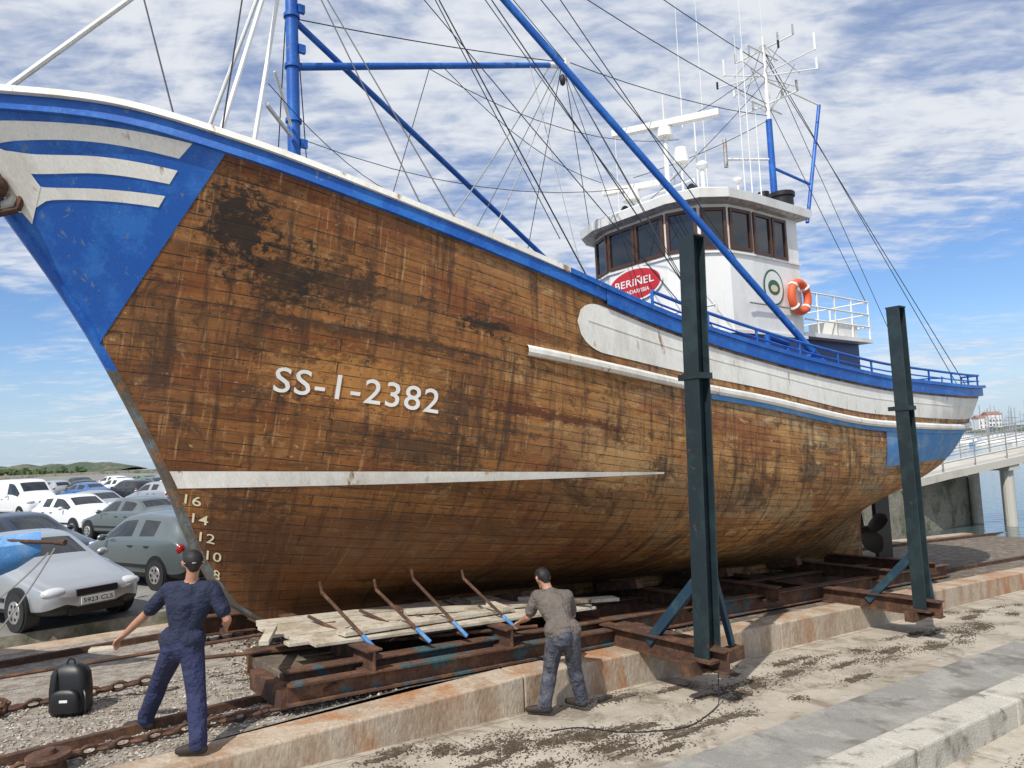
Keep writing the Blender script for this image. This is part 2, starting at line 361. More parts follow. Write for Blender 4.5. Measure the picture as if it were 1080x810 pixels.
for side in (1,-1):
    rows=[]
    for i in range(31):
        t=.612+(.999-.612)*i/30; sb=-2.05+(-1.17+2.05)*((t-.612)/.388)**1.0
        a=s0(t)+.005; rows.append([hp(a+(sb-a)*j/24,t,.007,side) for j in range(25)])
    mb.grid(rows)
mb.build(boat,True,recalc=False)
def lerp(a,b,x): return a+(b-a)*x
def polystripe(mb,top,bot,side=1,off=.013,n=24,mi=0):
    ft=herm([p[0] for p in top],[p[1] for p in top]) ; fb_=herm([p[0] for p in bot],[p[1] for p in bot])
    rows=[[],[],[],[]]
    for i in range(n+1):
        x=i/n; sa=lerp(top[0][0],top[-1][0],x); sb=lerp(bot[0][0],bot[-1][0],x)
        for k in range(4):
            f=k/3; s_=lerp(sa,sb,f); t_=lerp(ft(sa),fb_(sb),f); rows[k].append(hp(s_,t_,off,side))
    mb.grid(rows,mi)
mb=MB('bow_white_stripes',['white'])
for side in (1,-1):
    polystripe(mb,[(-3.25,.952),(-3.06,.962),(-2.3,.966),(-1.51,.972)],[(-3.2,.925),(-2.9,.936),(-2.29,.942),(-1.60,.943)],side)
    polystripe(mb,[(-3.2,.925),(-2.95,.921),(-2.74,.918),(-2.2,.922),(-1.60,.924)],[(-3.1,.895),(-2.9,.892),(-2.76,.890),(-2.19,.897),(-1.65,.900)],side)
    polystripe(mb,[(-3.05,.895),(-2.85,.88),(-2.63,.871),(-2.2,.874),(-1.67,.880)],[(-2.93,.83),(-2.75,.835),(-2.60,.852),(-2.2,.856),(-1.71,.860)],side)
    polystripe(mb,[(-3.25,.93),(-3.05,.925),(-2.85,.905),(-2.68,.872)],[(-3.2,.895),(-3.02,.875),(-2.85,.84),(-2.72,.815)],side,.016)
mb.build(boat,True,recalc=False)
mb=MB('waterline_band',['white'])
for side in (1,-1):
    rows=[]
    for k in range(4):
        r=[]
        for i in range(61):
            x=i/60; h=lerp(.105,.012,x); s_=lerp(-1.27,4.25,x); z=lerp(2.29,2.07,x)+lerp(-h,h,k/3)
            if i==0: s_=s0(tz(-1.27,z))+.02
            r.append(hp(s_,tz(s_,z),.009,side))
        rows.append(r)
    mb.grid(rows)
mb.build(boat,True,recalc=False)
sk=herm([2,3.2,4.6,6.3,10.2,14.4,19],[3.64,3.46,3.27,3.09,2.64,2.52,2.78])
mb=MB('bulwark_white_band',['white'])
for side in (1,-1):
    rows=[]
    for k in range(9):
        r=[]
        for i in range(111):
            x=(i/110)**1.2; b=k/8; s_=lerp(2.72,lerp(18.55,19.05,b),x)
            y=min(1,(s_-2.72)/.45); g=math.sqrt(max(0,1-(1-y)**2)); zb=sk(s_)+.17; zt_=zs(s_)-.24
            c_=(zb+zt_)/2; hh=(zt_-zb)/2*g
            r.append(hp(s_,tz(s_,c_+hh*(2*b-1)),.009,side))
        rows.append(r)
    mb.grid(rows)
mb.build(boat,True,recalc=False)
mb=MB('stern_blue_paint',['bluel'])
for side in (1,-1):
    rows=[]
    for k in range(9):
        r=[]
        for i in range(41):
            b=k/8; s_=lerp(10.35,lerp(17.7,18.5,b),i/40)
            r.append(hp(s_,tz(s_,lerp(1.85,sk(s_)-.06,b)),.008,side))
        rows.append(r)
    mb.grid(rows)
mb.build(boat,True,recalc=False)
def sweep(mb,sa,sb,zf,prof,n,mi,side):
    rows=[[] for _ in range(len(prof)+1)]
    for i in range(n+1):
        s_=lerp(sa,sb,i/n); z=zf(s_); t=tz(s_,z); w=hw(s_,t)
        e=.05; w2=hw(s_+e,t); w1=hw(s_-e,t); tx=Vector((2*e,w2-w1)); tx.normalize(); nx=Vector((-tx.y,tx.x))
        for k,(o,dz) in enumerate(list(prof)+[prof[0]]):
            rows[k].append(W(s_+nx.x*o,side*(w+nx.y*o),z+dz))
    mb.grid(rows,mi)
mb=MB('rubbing_strakes',['white','blue','bluel','whitec'])
for side in (1,-1):
    sweep(mb,1.98,18.5,sk,[(-.02,.06),(.05,.06),(.08,.025),(.08,-.025),(.05,-.06),(-.02,-.06)],90,0,side)
    sweep(mb,5.2,18.4,lambda s:sk(s)-.10,[(-.02,.035),(.03,.035),(.03,-.035),(-.02,-.035)],80,2,side)
    sweep(mb,-3.55,3.2,lambda s:zs(s)-.09,[(-.02,.07),(.055,.07),(.055,-.07),(-.02,-.07)],90,1,side)
    sweep(mb,3.2,19.0,lambda s:zs(s)-.11,[(-.02,.09),(.06,.09),(.06,-.09),(-.02,-.09)],90,1,side)
    sweep(mb,-3.6,2.6,lambda s:zs(s)-.0,[(-.16,.05),(.075,.05),(.08,-.015),(-.16,-.015)],90,0,side)
    sweep(mb,2.6,19.05,lambda s:zs(s)-.0,[(-.16,.05),(.08,.05),(.085,-.018),(-.16,-.018)],110,1,side)
    sweep(mb,2.9,18.7,lambda s:(sk(s)+zs(s))/2+.02,[(-.01,.008),(.016,.008),(.016,-.008),(-.01,-.008)],90,0,side)
mb.build(boat,True)
mb=MB('deck',['timber'])
rows=[[],[]]
for i in range(61):
    s_=lerp(-3.2,18.8,i/60); z=zs(s_)-.85; w=hw(s_,tz(s_,z))-.03
    rows[0].append(W(s_,-w,z)); rows[1].append(W(s_,w,z))
mb.grid(rows); mb.build(boat)
mb=MB('registration_letters',['whitec'])
tv,tf=text_geo('SS-1-2382',1,.006,1.08)
mb.add([hp(-.53+1.56*x,tz(-.53+1.56*x,3.25+.27*y-.21*1.56*x),.011) for x,y in tv],tf)
mb.build(boat,recalc=False)
mb=MB('draft_marks',['yel'])
for i,tx in enumerate(['16','14','12','10','8']):
    tv,tf=text_geo(tx,1,.004,1.05); z0=2.0-.235*i; sb=-1.13+.085*i
    wd=.15 if len(tx)==2 else .07
    mb.add([hp(sb+wd*x,tz(sb+wd*x,z0+.115*y-.05*x),.009) for x,y in tv],tf)
mb.build(boat,recalc=False)
mb=MB('anchor',['rust2','bluel','white'])
c=hp(-3.02,.87,.05); mb.torus(c,UV_,ZV,.17,.2,.05,2)
mb.beam(c+NV*.06+ZV*.2,c+NV*.10-ZV*.30,.08,.06,0,up=UV_)
mb.path([c+NV*.10-ZV*.30+UV_*d+ZV*h for d,h in ((-.22,.2),(-.18,.06),(0,-.02),(.18,.06),(.22,.2))],.04,0)
mb.sph(c+NV*.1-ZV*.02,.1,.1,.13,0)
mb.build(boat,True)
mb=MB('propeller_and_rudder',['bronze','bluel'])
pc=W(15.42,0,.02); mb.tube(pc-UV_*.4,pc+UV_*.18,.11,.07,0,14)
for k in range(4):
    a=k*math.pi/2+.5; rd=NV*math.cos(a)+ZV*math.sin(a); tg=(NV*-math.sin(a)+ZV*math.cos(a))
    rows=[]
    for i in range(7):
        r=.08+.58*i/6; cw=.26*math.sin(math.pi*(.18+.72*i/6)); tw=.9-.6*i/6
        dv=(UV_*math.sin(tw)+tg*math.cos(tw))*cw
        rows.append([pc+rd*r-dv,pc+rd*r,pc+rd*r+dv])
    mb.grid(rows,0)
mb.bs(15.95,16.7,-.05,.05,-.85,1.3,0); mb.bs(14.9,16.7,-.06,.06,-.98,-.87,0)
mb.build(boat,True)
# ---- wheelhouse
out=[(10.3,1.72),(8.7,1.72),(8.05,1.66),(7.6,1.35),(7.35,.75),(7.35,-.75),(7.6,-1.35),(8.05,-1.66),(8.7,-1.72),(10.3,-1.72)]
def prism(mb,pts,z0,z1,mi,grow=0,gt=None,smooth=False):
    def g(p,k): 
        d=Vector((p[0]-9.0,p[1])); 
        return (p[0]+math.copysign(k,d.x)*(1 if abs(d.x)>.2 else 0), p[1]+math.copysign(k,d.y))
    gt=grow if gt is None else gt
    a=[W(*g(p,grow),z0) for p in pts]; b=[W(*g(p,gt),z1) for p in pts]; n=len(pts)
    mb.add(a+b,[(i,(i+1)%n,n+(i+1)%n,n+i) for i in range(n)]+[tuple(range(n))[::-1],tuple(range(n,2*n))],mi)
mb=MB('wheelhouse',['whitec','navyp','brown','glass','gal','blue'])
prism(mb,out,4.42,6.86,0); prism(mb,out,2.7,4.42,1,.02); prism(mb,out,4.42,4.48,0,.05)
prism(mb,out,5.93,5.97,0,.03); prism(mb,out,6.86,6.90,4,.12,.2); prism(mb,out,6.90,7.06,0,.22,.24); prism(mb,out,7.06,7.14,0,.2,-.1)
def wpanel(p,q,a,b,z0,z1):
    p=Vector(p);q=Vector(q);d=(q-p);L=d.length;d.normalize()
    nn=Vector((d.y,-d.x)); mid=(p+q)/2
    if nn.dot(mid-Vector((9,0)))<0: nn=-nn
    def X(x,o,z): v=p+d*x+nn*o; return W(v.x,v.y,z)
    def bx(x0,x1,o0,o1,za,zb,mi):
        mb.add([X(x,o,z) for x in(x0,x1) for o in(o0,o1) for z in(za,zb)],[(0,1,3,2),(4,6,7,5),(0,4,5,1),(2,3,7,6),(0,2,6,4),(1,5,7,3)],mi)
    fw=.06
    bx(a+.01,b-.01,-.01,.014,z0+.01,z1-.01,3)
    bx(a,a+fw,-.01,.045,z0,z1,2); bx(b-fw,b,-.01,.045,z0,z1,2)
    bx(a+fw,b-fw,-.01,.042,z0,z0+fw,2); bx(a+fw,b-fw,-.01,.042,z1-fw,z1,2)
zw0,zw1=6.0,6.79
for i in range(1,8):
    p,q=out[i],out[i+1]; L=math.dist(p,q)
    if i==4:
        wpanel(p,q,.02,L/2-.01,zw0,zw1); wpanel(p,q,L/2+.01,L-.02,zw0,zw1)
    else: wpanel(p,q,.03,L-.03,zw0,zw1)
for sg in (1,-1):
    wpanel((8.7,sg*1.72),(10.3,sg*1.72),.05,.62,zw0-.03,zw1); wpanel((8.7,sg*1.72),(10.3,sg*1.72),.67,1.15,zw0-.03,zw1)
for sg in (1,-1):
    mb.path([W(8.4,sg*1.78,5.0),W(10.3,sg*1.78,5.0)],.018,4,6)
mb.build(boat)
mb=MB('name_board',['red','whitec'])
c=W(7.31,-.06,5.60)
mb.disc(c,NV,ZV,.72,.34,1); mb.disc(c-UV_*.006,NV,ZV,.67,.30,0)
for tx,zc,wd,hh in (('BERI\u00d1EL',.06,1.02,.18),('HONDARRIBIA',-.14,.76,.08)):
    tv,tf=text_geo(tx,1,.012,1.05)
    mb.add([c-UV_*.012+NV*(wd*(x-.5))+ZV*(zc-hh/2+hh*y) for x,y in tv],tf,1)
mb.build(boat,recalc=False)
mb=MB('emblem_board',['whitec','green','yel'])
c=W(9.3,1.735,5.38); mb.disc(c,UV_,ZV,.34,.36,1); mb.disc(c+NV*.005,UV_,ZV,.30,.32,0); mb.disc(c+NV*.009,UV_,ZV,.2,.15,1); mb.disc(c+NV*.013-ZV*.02,UV_,ZV,.12,.07,2)
mb.build(boat,recalc=False)
mb=MB('lifebuoy',['orange','whitec'])
c=W(10.02,1.84,5.24); mb.torus(c,UV_,ZV,.29,.29,.08,0,28,10)
for k in range(4):
    a=k*math.pi/2+.78; o=UV_*math.cos(a)+ZV*math.sin(a); tg=NV.cross(o); mb.torus(c+o*.29,o,NV,.075,.075,.03,1,12,6)
mb.build(boat,True)
mb=MB('upper_deck_house',['whitec','navyp','gal','bluel','blue'])
mb.bs(10.32,12.9,-1.5,1.5,2.7,4.48,1); mb.bs(10.31,13.1,-1.75,1.75,4.485,4.57,0)
mb.bs(11.9,12.7,.9,1.6,4.575,4.95,0); mb.bs(10.35,11.3,-.7,.5,4.575,6.3,0)
for zz in (4.85,5.13,5.42):
    mb.path([W(10.4,1.7,zz),W(13.05,1.7,zz),W(13.05,-1.7,zz),W(10.4,-1.7,zz)],.02,0,6)
for s_ in (10.9,11.6,12.3,13.05):
    for w_ in (1.7,-1.7): mb.tube(W(s_,w_,4.5),W(s_,w_,5.42),.02,.02,0,6)
for w_ in (-.8,0,.8): mb.tube(W(13.05,w_,4.5),W(13.05,w_,5.42),.02,.02,0,6)
mb.build(boat)
mb=MB('deck_rails',['blue','whitec','bluel'])
for side in (1,-1):
    pts=[W(s_,side*(hw(s_,1)-.06),zs(s_)+.30) for s_ in [4.2+i*.6 for i in range(25)]]
    mb.path(pts,.026,0,7)
    pts2=[p-ZV*.14 for p in pts]; mb.path(pts2,.015,0,6)
    for p in pts[::2]: mb.tube(p,p-ZV*.37,.022,.022,0,6)
for k,(s_,w_) in enumerate([(18.6,.9),(18.95,.4),(18.95,-.4),(18.6,-.9)]): mb.tube(W(s_,w_,3.5),W(s_,w_,3.95),.022,.022,0,6)
mb.path([W(18.6,1.9*.5,3.9),W(18.95,.4,3.95),W(18.95,-.4,3.95),W(18.6,-.9,3.9)],.024,0,6)
mb.path([W(7.6,2.6,3.5),W(7.6,2.6,4.2),W(8.2,2.6,4.1),W(8.2,2.6,3.4)],.05,0,8)
mb.bs(5.6,6.4,-1.4,1.6,3.2,4.15,0); mb.tube(W(5.2,-1.0,4.05),W(5.2,1.4,4.05),.28,.28,2,16)
mb.path([W(6.8,w_,4.75) for w_ in (-2.2,2.2)],.018,1,6)
for w_ in (-2.2,-1.1,0,1.1,2.2): mb.tube(W(6.8,w_,3.4),W(6.8,w_,4.75),.018,.018,1,6)
mb.build(boat,True)
# ---- masts and rigging
mb=MB('foremast_and_booms',['blue','whitec','white','black'])
mb.tube(W(.38,0,4.0),W(.38,0,10.2),.095,.085,0,16); mb.tube(W(.38,0,10.2),W(.38,0,14.2),.085,.06,0,14)
mb.tube(W(.5,0,8.06),W(5.3,0,9.5),.055,.048,0,12); mb.tube(W(5.28,0,9.49),W(5.7,0,9.62),.055,.055,1,12)
mb.box(W(5.72,0,9.62),UV_*.05,NV*.05,ZV*.13,1)
mb.tube(W(.38,0,8.75),W(9.4,-1.8,4.6),.048,.048,0,10)
mb.tube(W(.38,0,12.9),W(8.55,3.0,3.75),.06,.06,0,12)
mb.tube(W(8.35,2.93,3.9),W(8.7,3.03,3.58),.1,.1,0,12)
mb.tube(W(-1.3,1.75,5.5),W(.3,.05,10.1),.028,.028,1,8); mb.tube(W(-.75,1.25,5.4),W(.32,.1,10.0),.028,.028,1,8)
mb.tube(W(-1.0,-1.6,5.5),W(.3,-.05,10.1),.028,.028,1,8)
mb.path([W(-.35,.95,6.9),W(.3,.1,6.95)],.03,1,6); mb.path([W(-.1,.6,7.55),W(.3,.1,7.1)],.022,1,6)
mb.tube(W(-3.25,0,6.45),W(.3,0,10.7),.038,.028,2,8)
for z in (6.6,7.2,8.0,8.75,9.4): mb.tube(W(.38,0,z),W(.38,0,z+.05),.115,.115,0,14)
for z in (6.9,8.3,8.9): mb.box(W(.50,.05,z),UV_*.05,NV*.03,ZV*.06,0)
for (s_,w_,z) in ((3.0,.6,10.9),(3.4,.6,10.2),(8.6,-.2,9.1),(1.3,.3,11.0),(5.6,0,9.3)): mb.sph(W(s_,w_,z),.06,.06,.12,3,8)
mb.build(boat,True)
mb=MB('standing_rigging',['wire','wirel'])
h1=(.38,0,13.5); h2=(.38,0,10.0); amt=(12.4,0,11.6)
def wr(a,b,r=.009,sag=0,mi=0): mb.wire(W(*a),W(*b),r,sag,mi)
for a,b,r,sg,mi in [
 ((-1.55,0,8.34),(-1.38,1.0,6.2),.011,0,0),
 (h1,(-1.3,2.3,5.8),.009,0,0),(h1,amt,.010,.25,0),((.38,0,12.4),(12.4,0,10.6),.010,.35,0),
 ((.38,0,8.75),(5.6,0,9.65),.009,.05,0),((5.65,0,9.7),(12.4,0,10.3),.009,.15,0),
 ((.38,0,12.9),(5.65,0,9.68),.009,0,0),((.38,0,13.3),(5.65,0,9.7),.008,0,0),
 (h2,(1.2,2.9,5.0),.009,0,0),(h2,(.8,2.8,5.1),.009,0,0),(h2,(1.9,-2.8,4.8),.009,0,0),(h2,(1.0,-2.8,5.0),.009,0,0),
 (h1,(3.2,2.95,4.5),.010,0,0),((.38,0,13.8),(5.9,2.9,4.0),.010,0,0),
 (h1,(6.7,-1.5,6.8),.010,0,0),(h1,(7.6,0,7.0),.009,.1,0),((.38,0,14),(8.3,1.2,7.0),.009,.1,0),
 ((5.55,0,9.6),(3.6,-1,5.6),.008,.08,1),((5.55,0,9.55),(2.6,1.0,5.0),.009,.2,1),((5.6,0,9.6),(6.2,2.6,4.0),.008,0,0),((5.6,0,9.6),(7.0,1.8,4.6),.008,0,0),((5.6,0,9.6),(5.6,-2.0,4.4),.008,0,0),
 ((5.6,0,9.6),(6.9,0.6,4.9),.007,0,0),((5.65,0,9.65),(7.6,-1.5,7.0),.008,0,0),
 ((2.7,0,8.75),(2.3,-2,5.0),.007,0,0),((4.8,0,9.4),(4.2,1.9,4.4),.007,.03,1),
 ((3.0,.6,12.2),(3.4,.6,10.0),.012,0,0),((3.0,.6,12.2),(7.6,2.6,4.8),.009,0,0),((.38,0,14),(3.0,.6,12.2),.010,0,0),
 (amt,(8.6,0,9.1),.008,.1,0),((12.4,0,10.2),(8.3,-.8,8.2),.008,.1,0),((12.4,0,11.2),(7.6,0,7.2),.008,.1,0),
 ((12.4,0,12.0),(18.8,1.2,3.7),.010,0,0),((12.4,0,11.8),(17.2,2.0,3.6),.010,0,0),((12.4,0,12.0),(18.9,0,3.8),.008,0,0),((12.4,0,10.6),(13.0,1.7,5.4),.008,0,0),
 ((.38,0,7.0),(5.9,1.2,6.9),.006,.35,0),((2.9,0,8.8),(7.5,-1.0,8.0),.007,.3,0),((2.5,0,8.7),(8.9,0,8.9),.007,.45,0),
 ((-.3,.9,7.2),(2.8,-1.2,6.9),.006,.2,0),((5.3,.0,9.5),(2.2,.8,5.6),.012,.1,1),((.38,0,11.5),(5.5,2.9,4.1),.008,0,0)]: wr(a,b,r,sg,mi)
mb.build(boat)
mb=MB('radar_and_antennas',['whitec','black','gal','navyp'])
def pole(s_,w_,z0,z1,r=.03,mi=0): mb.tube(W(s_,w_,z0),W(s_,w_,z1),r,r*.8,mi,8)
pole(8.45,0,7.0,8.95,.06); mb.tube(W(8.45,0,8.85),W(8.45,0,9.05),.17,.14,0,16)
d=(NV*1.0+UV_*.55).normalized(); mb.box(W(8.45,0,9.14),d*1.12,ZV*.065,d.cross(ZV)*.08,0)
pole(8.45,0,9.2,9.75,.02); pole(8.75,.15,7.0,8.3,.03); mb.tube(W(8.75,.15,8.3),W(8.75,.15,8.62),.17,.13,0,14)
pole(8.1,-.7,7.0,7.75,.07); mb.tube(W(8.1,-.7,7.62),W(8.1,-.7,7.84),.2,.16,0,14); mb.box(W(8.1,-.7,7.9),d*.62,ZV*.06,d.cross(ZV)*.08,0)
for s_,w_,z1,r in ((8.9,.55,8.1,.05),(9.3,-.5,8.4,.03),(9.6,.9,7.8,.03),(9.2,.2,9.3,.02),(8.3,-1.1,7.5,.05)): pole(s_,w_,7.0,z1,r)
mb.sph(W(8.9,.55,8.15),.13,.13,.09,0); mb.sph(W(9.6,.9,7.85),.1,.1,.07,0); mb.sph(W(8.3,-1.1,7.55),.09,.09,.12,1)
mb.bs(8.5,8.9,.3,.9,7.1,7.38,0); mb.bs(9.0,9.6,-.3,.4,7.1,7.3,0)
mb.path([W(8.15,-.5,7.05),W(8.15,-.5,7.6),W(8.15,.9,7.6),W(8.15,.9,7.05)],.02,0,6)
mb.path([W(9.9,-1.2,7.0),W(9.9,-1.2,7.5),W(9.9,1.2,7.5),W(9.9,1.2,7.0)],.02,0,6)
for s_,w_,z0,z1 in ((9.06,0,9.2,12.0),(10.1,.9,7.0,12.3),(10.2,-.3,7.0,12.9),(10.6,.4,7.0,11.6),(7.9,-.9,7.0,9.4),(9.8,1.3,7.0,9.2)):
    mb.tube(W(s_,w_,z0),W(s_,w_,z1),.016,.006,0,6)
for w_ in (-1.3,-.2,1.2): 
    mb.tube(W(7.75,w_,7.2),W(7.62,w_,7.22),.08,.1,1,10)
mb.tube(W(7.1,-1.85,5.8),W(7.1,-1.85,6.15),.1,.1,1,10); pole(7.1,-1.85,4.6,5.8,.02)
mb.build(boat,True)
mb=MB('aft_mast',['blue','whitec','black','gal'])
mb.tube(W(12.4,0,4.5),W(12.4,0,10.2),.10,.075,0,12); mb.tube(W(12.4,0,10.2),W(12.4,0,12.3),.06,.04,1,10); mb.tube(W(12.4,0,12.3),W(12.4,0,13.4),.012,.008,1,6)
mb.tube(W(12.3,.25,6.4),W(12.3,.25,8.15),.26,.26,2,16); mb.tube(W(12.3,.25,8.15),W(12.3,.25,8.25),.3,.3,2,16); mb.tube(W(12.5,-.35,6),W(12.5,-.35,8.5),.14,.14,2,12)
c=W(12.4,0,11.25)
for k in range(9):
    a=2*math.pi*k/9+.2; o=UV_*math.cos(a)+NV*math.sin(a); L=1.05+.35*((k*37)%5)/5; dz=.25*((k*13)%4)/4
    mb.tube(c+ZV*dz,c+o*L+ZV*dz,.018,.014,1,6); mb.tube(c+o*L+ZV*(dz-.02),c+o*L+ZV*(dz+.16+.12*(k%3)),.028,.028,2 if k%3==0 else 1,6)
    if k%2: mb.tube(c+ZV*.9,c+o*.8,.010,.010,3,5)
    else: mb.tube(c-ZV*.9,c+o*.8,.010,.010,3,5)
for zz in (12.0,10.6):
    mb.path([W(12.4,-.8,zz),W(12.4,.8,zz)],.020,1,6); mb.path([W(11.7,0,zz-.1),W(13.0,0,zz-.1)],.020,1,6)
    for w_ in (-.8,-.4,.4,.8): mb.tube(W(12.4,w_,zz),W(12.4,w_,zz+.25),.028,.022,3,6)
mb.tube(W(13.0,.45,7.6),W(14.0,.45,10.8),.045,.045,0,10); mb.tube(W(12.4,0,9.0),W(13.3,.45,8.6),.035,.035,0,8); mb.tube(W(12.4,0,7.8),W(13.05,.45,7.7),.035,.035,0,8)
mb.tube(W(14.0,.45,10.8),W(12.4,0,11.2),.02,.02,1,6)
mb.tube(W(11.4,-.6,9.2),W(12.4,0,9.2),.03,.03,1,6); mb.tube(W(11.4,-.6,9.0),W(11.4,-.6,9.7),.05,.05,3,8)
mb.build(boat,True)
# ------------------------------------------------------------------ terrain
def g(s): return max(-4,min(0,-.33-.06*s))
def bed(s): return min(.0,.03-.06*s)
SL=[-5000,-600,-80,-20,-5.5]+[-5+i*1.0 for i in range(38)]+[33,33.03,60,400,6000]
WL=[-6000,-700,-120,-30,-10,-4.03,-4.0,-2,0,2,3.5,5.1,6.3,6.33,7.5,12,30,500]
SL=sorted(set(SL))
def terr(s,w):
    if s>33.01: return -4
    if w<-4.01: return 0 if s<10 else min(.35,.05*(s-10))
    if w>6.32: return g(s)-.13
    return g(s)
mb=MB('ground',['slip','asph','stonew'])
for i in range(len(SL)-1):
    for j in range(len(WL)-1):
        cs=(SL[i]+SL[i+1])/2; cw=(WL[j]+WL[j+1])/2
        mi=0
        if cw<-4.02: mi=1
        elif cw<-4: mi=2
        if 33<cs<33.03: mi=2
        if cs<-5.5 and cw<6: mi=1
        q=[(SL[i],WL[j]),(SL[i+1],WL[j]),(SL[i+1],WL[j+1]),(SL[i],WL[j+1])]
        mb.add([W(a,b,terr(a,b)) for a,b in q],[(0,1,2,3)],mi)
go=mb.build(None,recalc=False)
bm=bmesh.new(); bm.from_mesh(go.data); bmesh.ops.remove_doubles(bm,verts=bm.verts,dist=.0005); bmesh.ops.recalc_face_normals(bm,faces=bm.faces); bm.to_mesh(go.data); bm.free()
WZ=-1.68
mb=MB('water',['water']); mb.add([(-6000,-6000,WZ),(6000,-6000,WZ),(6000,6000,WZ),(-6000,6000,WZ)],[(0,1,2,3)]); mb.build()
mb=MB('gravel_bed',['gravelm','soil'])
ss=sorted(set([-7,-6,-5,-4,-3,-2,-1,-.2,.5]+list(range(1,32))))
for a,b in zip(ss[:-1],ss[1:]):
    ww=[-2.6,-1.5,0,1.5,2.6]
    for c_,d_ in zip(ww[:-1],ww[1:]):
        mb.add([W(a,c_,bed(a)+.006),W(b,c_,bed(b)+.006),W(b,d_,bed(b)+.006),W(a,d_,bed(a)+.006)],[(0,1,2,3)],0 if a<-.5 else 1)
mb.build()
def slab(mb,sa,sb,w0,w1,zt_,zb_,mi=0):
    vs=[W(s_,w_,f(s_)) for s_ in (sa,sb) for w_ in (w0,w1) for f in (zb_,zt_)]
    mb.add(vs,[(0,1,3,2),(4,6,7,5),(0,4,5,1),(2,3,7,6),(0,2,6,4),(1,5,7,3)],mi)
mb=MB('slipway_plinth',['conc'])
for w0,w1 in ((2.6,3.05),(-3.05,-2.6)):
    for i in range(7): slab(mb,-3.3+i*5.0,-3.3+(i+1)*5.0-.012,w0,w1,lambda s:bed(s)+.03,lambda s:g(s)-.15)
mb.build(bevel=.02)
mb=MB('kerb',['kerb'])
for i in range(16): slab(mb,-6+i*2.4,-6+(i+1)*2.4-.012,6.0,6.4,lambda s:g(s)+.15,lambda s:g(s)-.3)
mb.build(bevel=.025)
mb=MB('concrete_strip',['slab'])
for i in range(9): slab(mb,-6+i*4,-6+(i+1)*4-.02,5.1,5.99,lambda s:g(s)+.07,lambda s:g(s)-.2)
mb.build(bevel=.015)
def scatter(name,mt,n,fn,smin,smax,flat=1,elong=.5):
    mb=MB(name,mt)
    for _ in range(n):
        p=fn()
        if p is None: continue
        r=ru(smin,smax); a=ru(0,6.28); x=Vector((math.cos(a),math.sin(a),ru(-.3,.3)))*r; y=Vector((-math.sin(a),math.cos(a),ru(-.3,.3)))*r*ru(elong*.6,min(1,elong*2)); z=ZV*r*ru(.4,.8)*flat
        mb.add([p+x,p+y,p-x*.9,p-y*.9,p+z+x*.2,p-z*.5],[(0,1,4),(1,2,4),(2,3,4),(3,0,4),(1,0,5),(2,1,5),(3,2,5),(0,3,5)],random.randrange(len(mt)))
    return mb.build(recalc=False)
scatter('gravel',['stone','gravelm'],5200,lambda:(lambda s,w:W(s,w,bed(s)+.012))(ru(-5,.4),ru(.2,2.58)),.010,.03)
CL=[]; MUD=[]
for (cs,cw,rs,rw,k) in [(1.1,4.0,.55,.3,20),(1.9,4.45,.5,.2,10),(5.3,3.75,.8,.28,22),(7.4,4.1,1.0,.2,8),(10.3,4.1,1.1,.25,18),(12.5,3.6,1.2,.25,8),(.5,3.5,.4,.15,6),(9,6.9,2.5,.2,9),(3.2,3.3,.6,.1,4),(3.6,4.6,2,.15,5)]:
    for _ in range(k):
        q=(random.gauss(cs,rs),random.gauss(cw,rw),ru(.08,.30),ru(.03,.10)); CL.append(q)
def weedp():
    c=random.choice(CL); s=random.gauss(c[0],c[2]); w=random.gauss(c[1],c[3])
    if not 3.08<w<5.05 and not w>6.45: return None
    return W(s,w,(g(s) if w<6 else g(s)-.13)+.005)
scatter('dry_seaweed',['weed','mud'],17000,weedp,.005,.022,.5,.3)
mb=MB('mud_patches',['mud'])
for c_ in CL:
    if R()<.5 or not 3.2<c_[1]<4.95: continue
    n=22; ph=[ru(0,6.28) for _ in range(3)]; P=[]
    lv=.003+.0004*len(mb.f)
    for k in range(n):
        a=2*math.pi*k/n; r=1+.3*math.sin(2*a+ph[0])+.22*math.sin(5*a+ph[1])+.15*math.sin(9*a+ph[2])
        s_=c_[0]+math.cos(a)*r*c_[2]*.9; w_=min(5.05,max(3.08,c_[1]+math.sin(a)*r*c_[3]*1.0)); P.append(W(s_,w_,g(s_)+lv*.25+.002))
    mb.add(P,[tuple(range(n))])
mb.build()
scatter('rust_scale_debris',['rust2','weed','stone'],2500,lambda:(lambda s,w:W(s,w,bed(s)+.012))(ru(-.6,6),ru(-1.5,2.55)),.015,.05,.8)
# ------------------------------------------------------------------ cradle
cr=empty('slipway_cradle')
mb=MB('cradle_beams',['rust','rust2','timber'])
def bt(s): return .03-.06*s
for w_ in (2.25,-2.25,1.2,-1.2):
    mb.ibeam(W(-.75,w_,bt(-.75)+.17),W(14.5,w_,bt(14.5)+.17),.2,.26,0 if abs(w_)>2 else 1)
for s_ in (.1,1.9,3.65,5.6,7.4,9.2,11.2,13.2):
    e=4.35 if s_ in (3.65,9.2) else 2.6
    mb.ibeam(W(s_,-e,bt(s_)+(.145 if e>4 else .33)),W(s_,e,bt(s_)+(.145 if e>4 else .33)),.18,.24 if e<4 else .26,1)
    if e>4: mb.ibeam(W(s_+.32,-e+.4,bt(s_)+.12),W(s_+.32,e-.5,bt(s_)+.12),.16,.22,1)
for i in range(16):
    s_=.6+i*.95; zz=zk(s_)-.002
    mb.bs(s_-.16,s_+.16,-.55,.55,zz-.14,zz,2); 
for s_,wd in ((3.0,1.5),(5.2,1.6),(7.5,1.6),(10,1.4)):
    for sg in (1,-1):
        mb.beam(W(s_,sg*.7,bt(s_)+.42),W(s_,sg*wd,bt(s_)+.58),.16,.14,1)
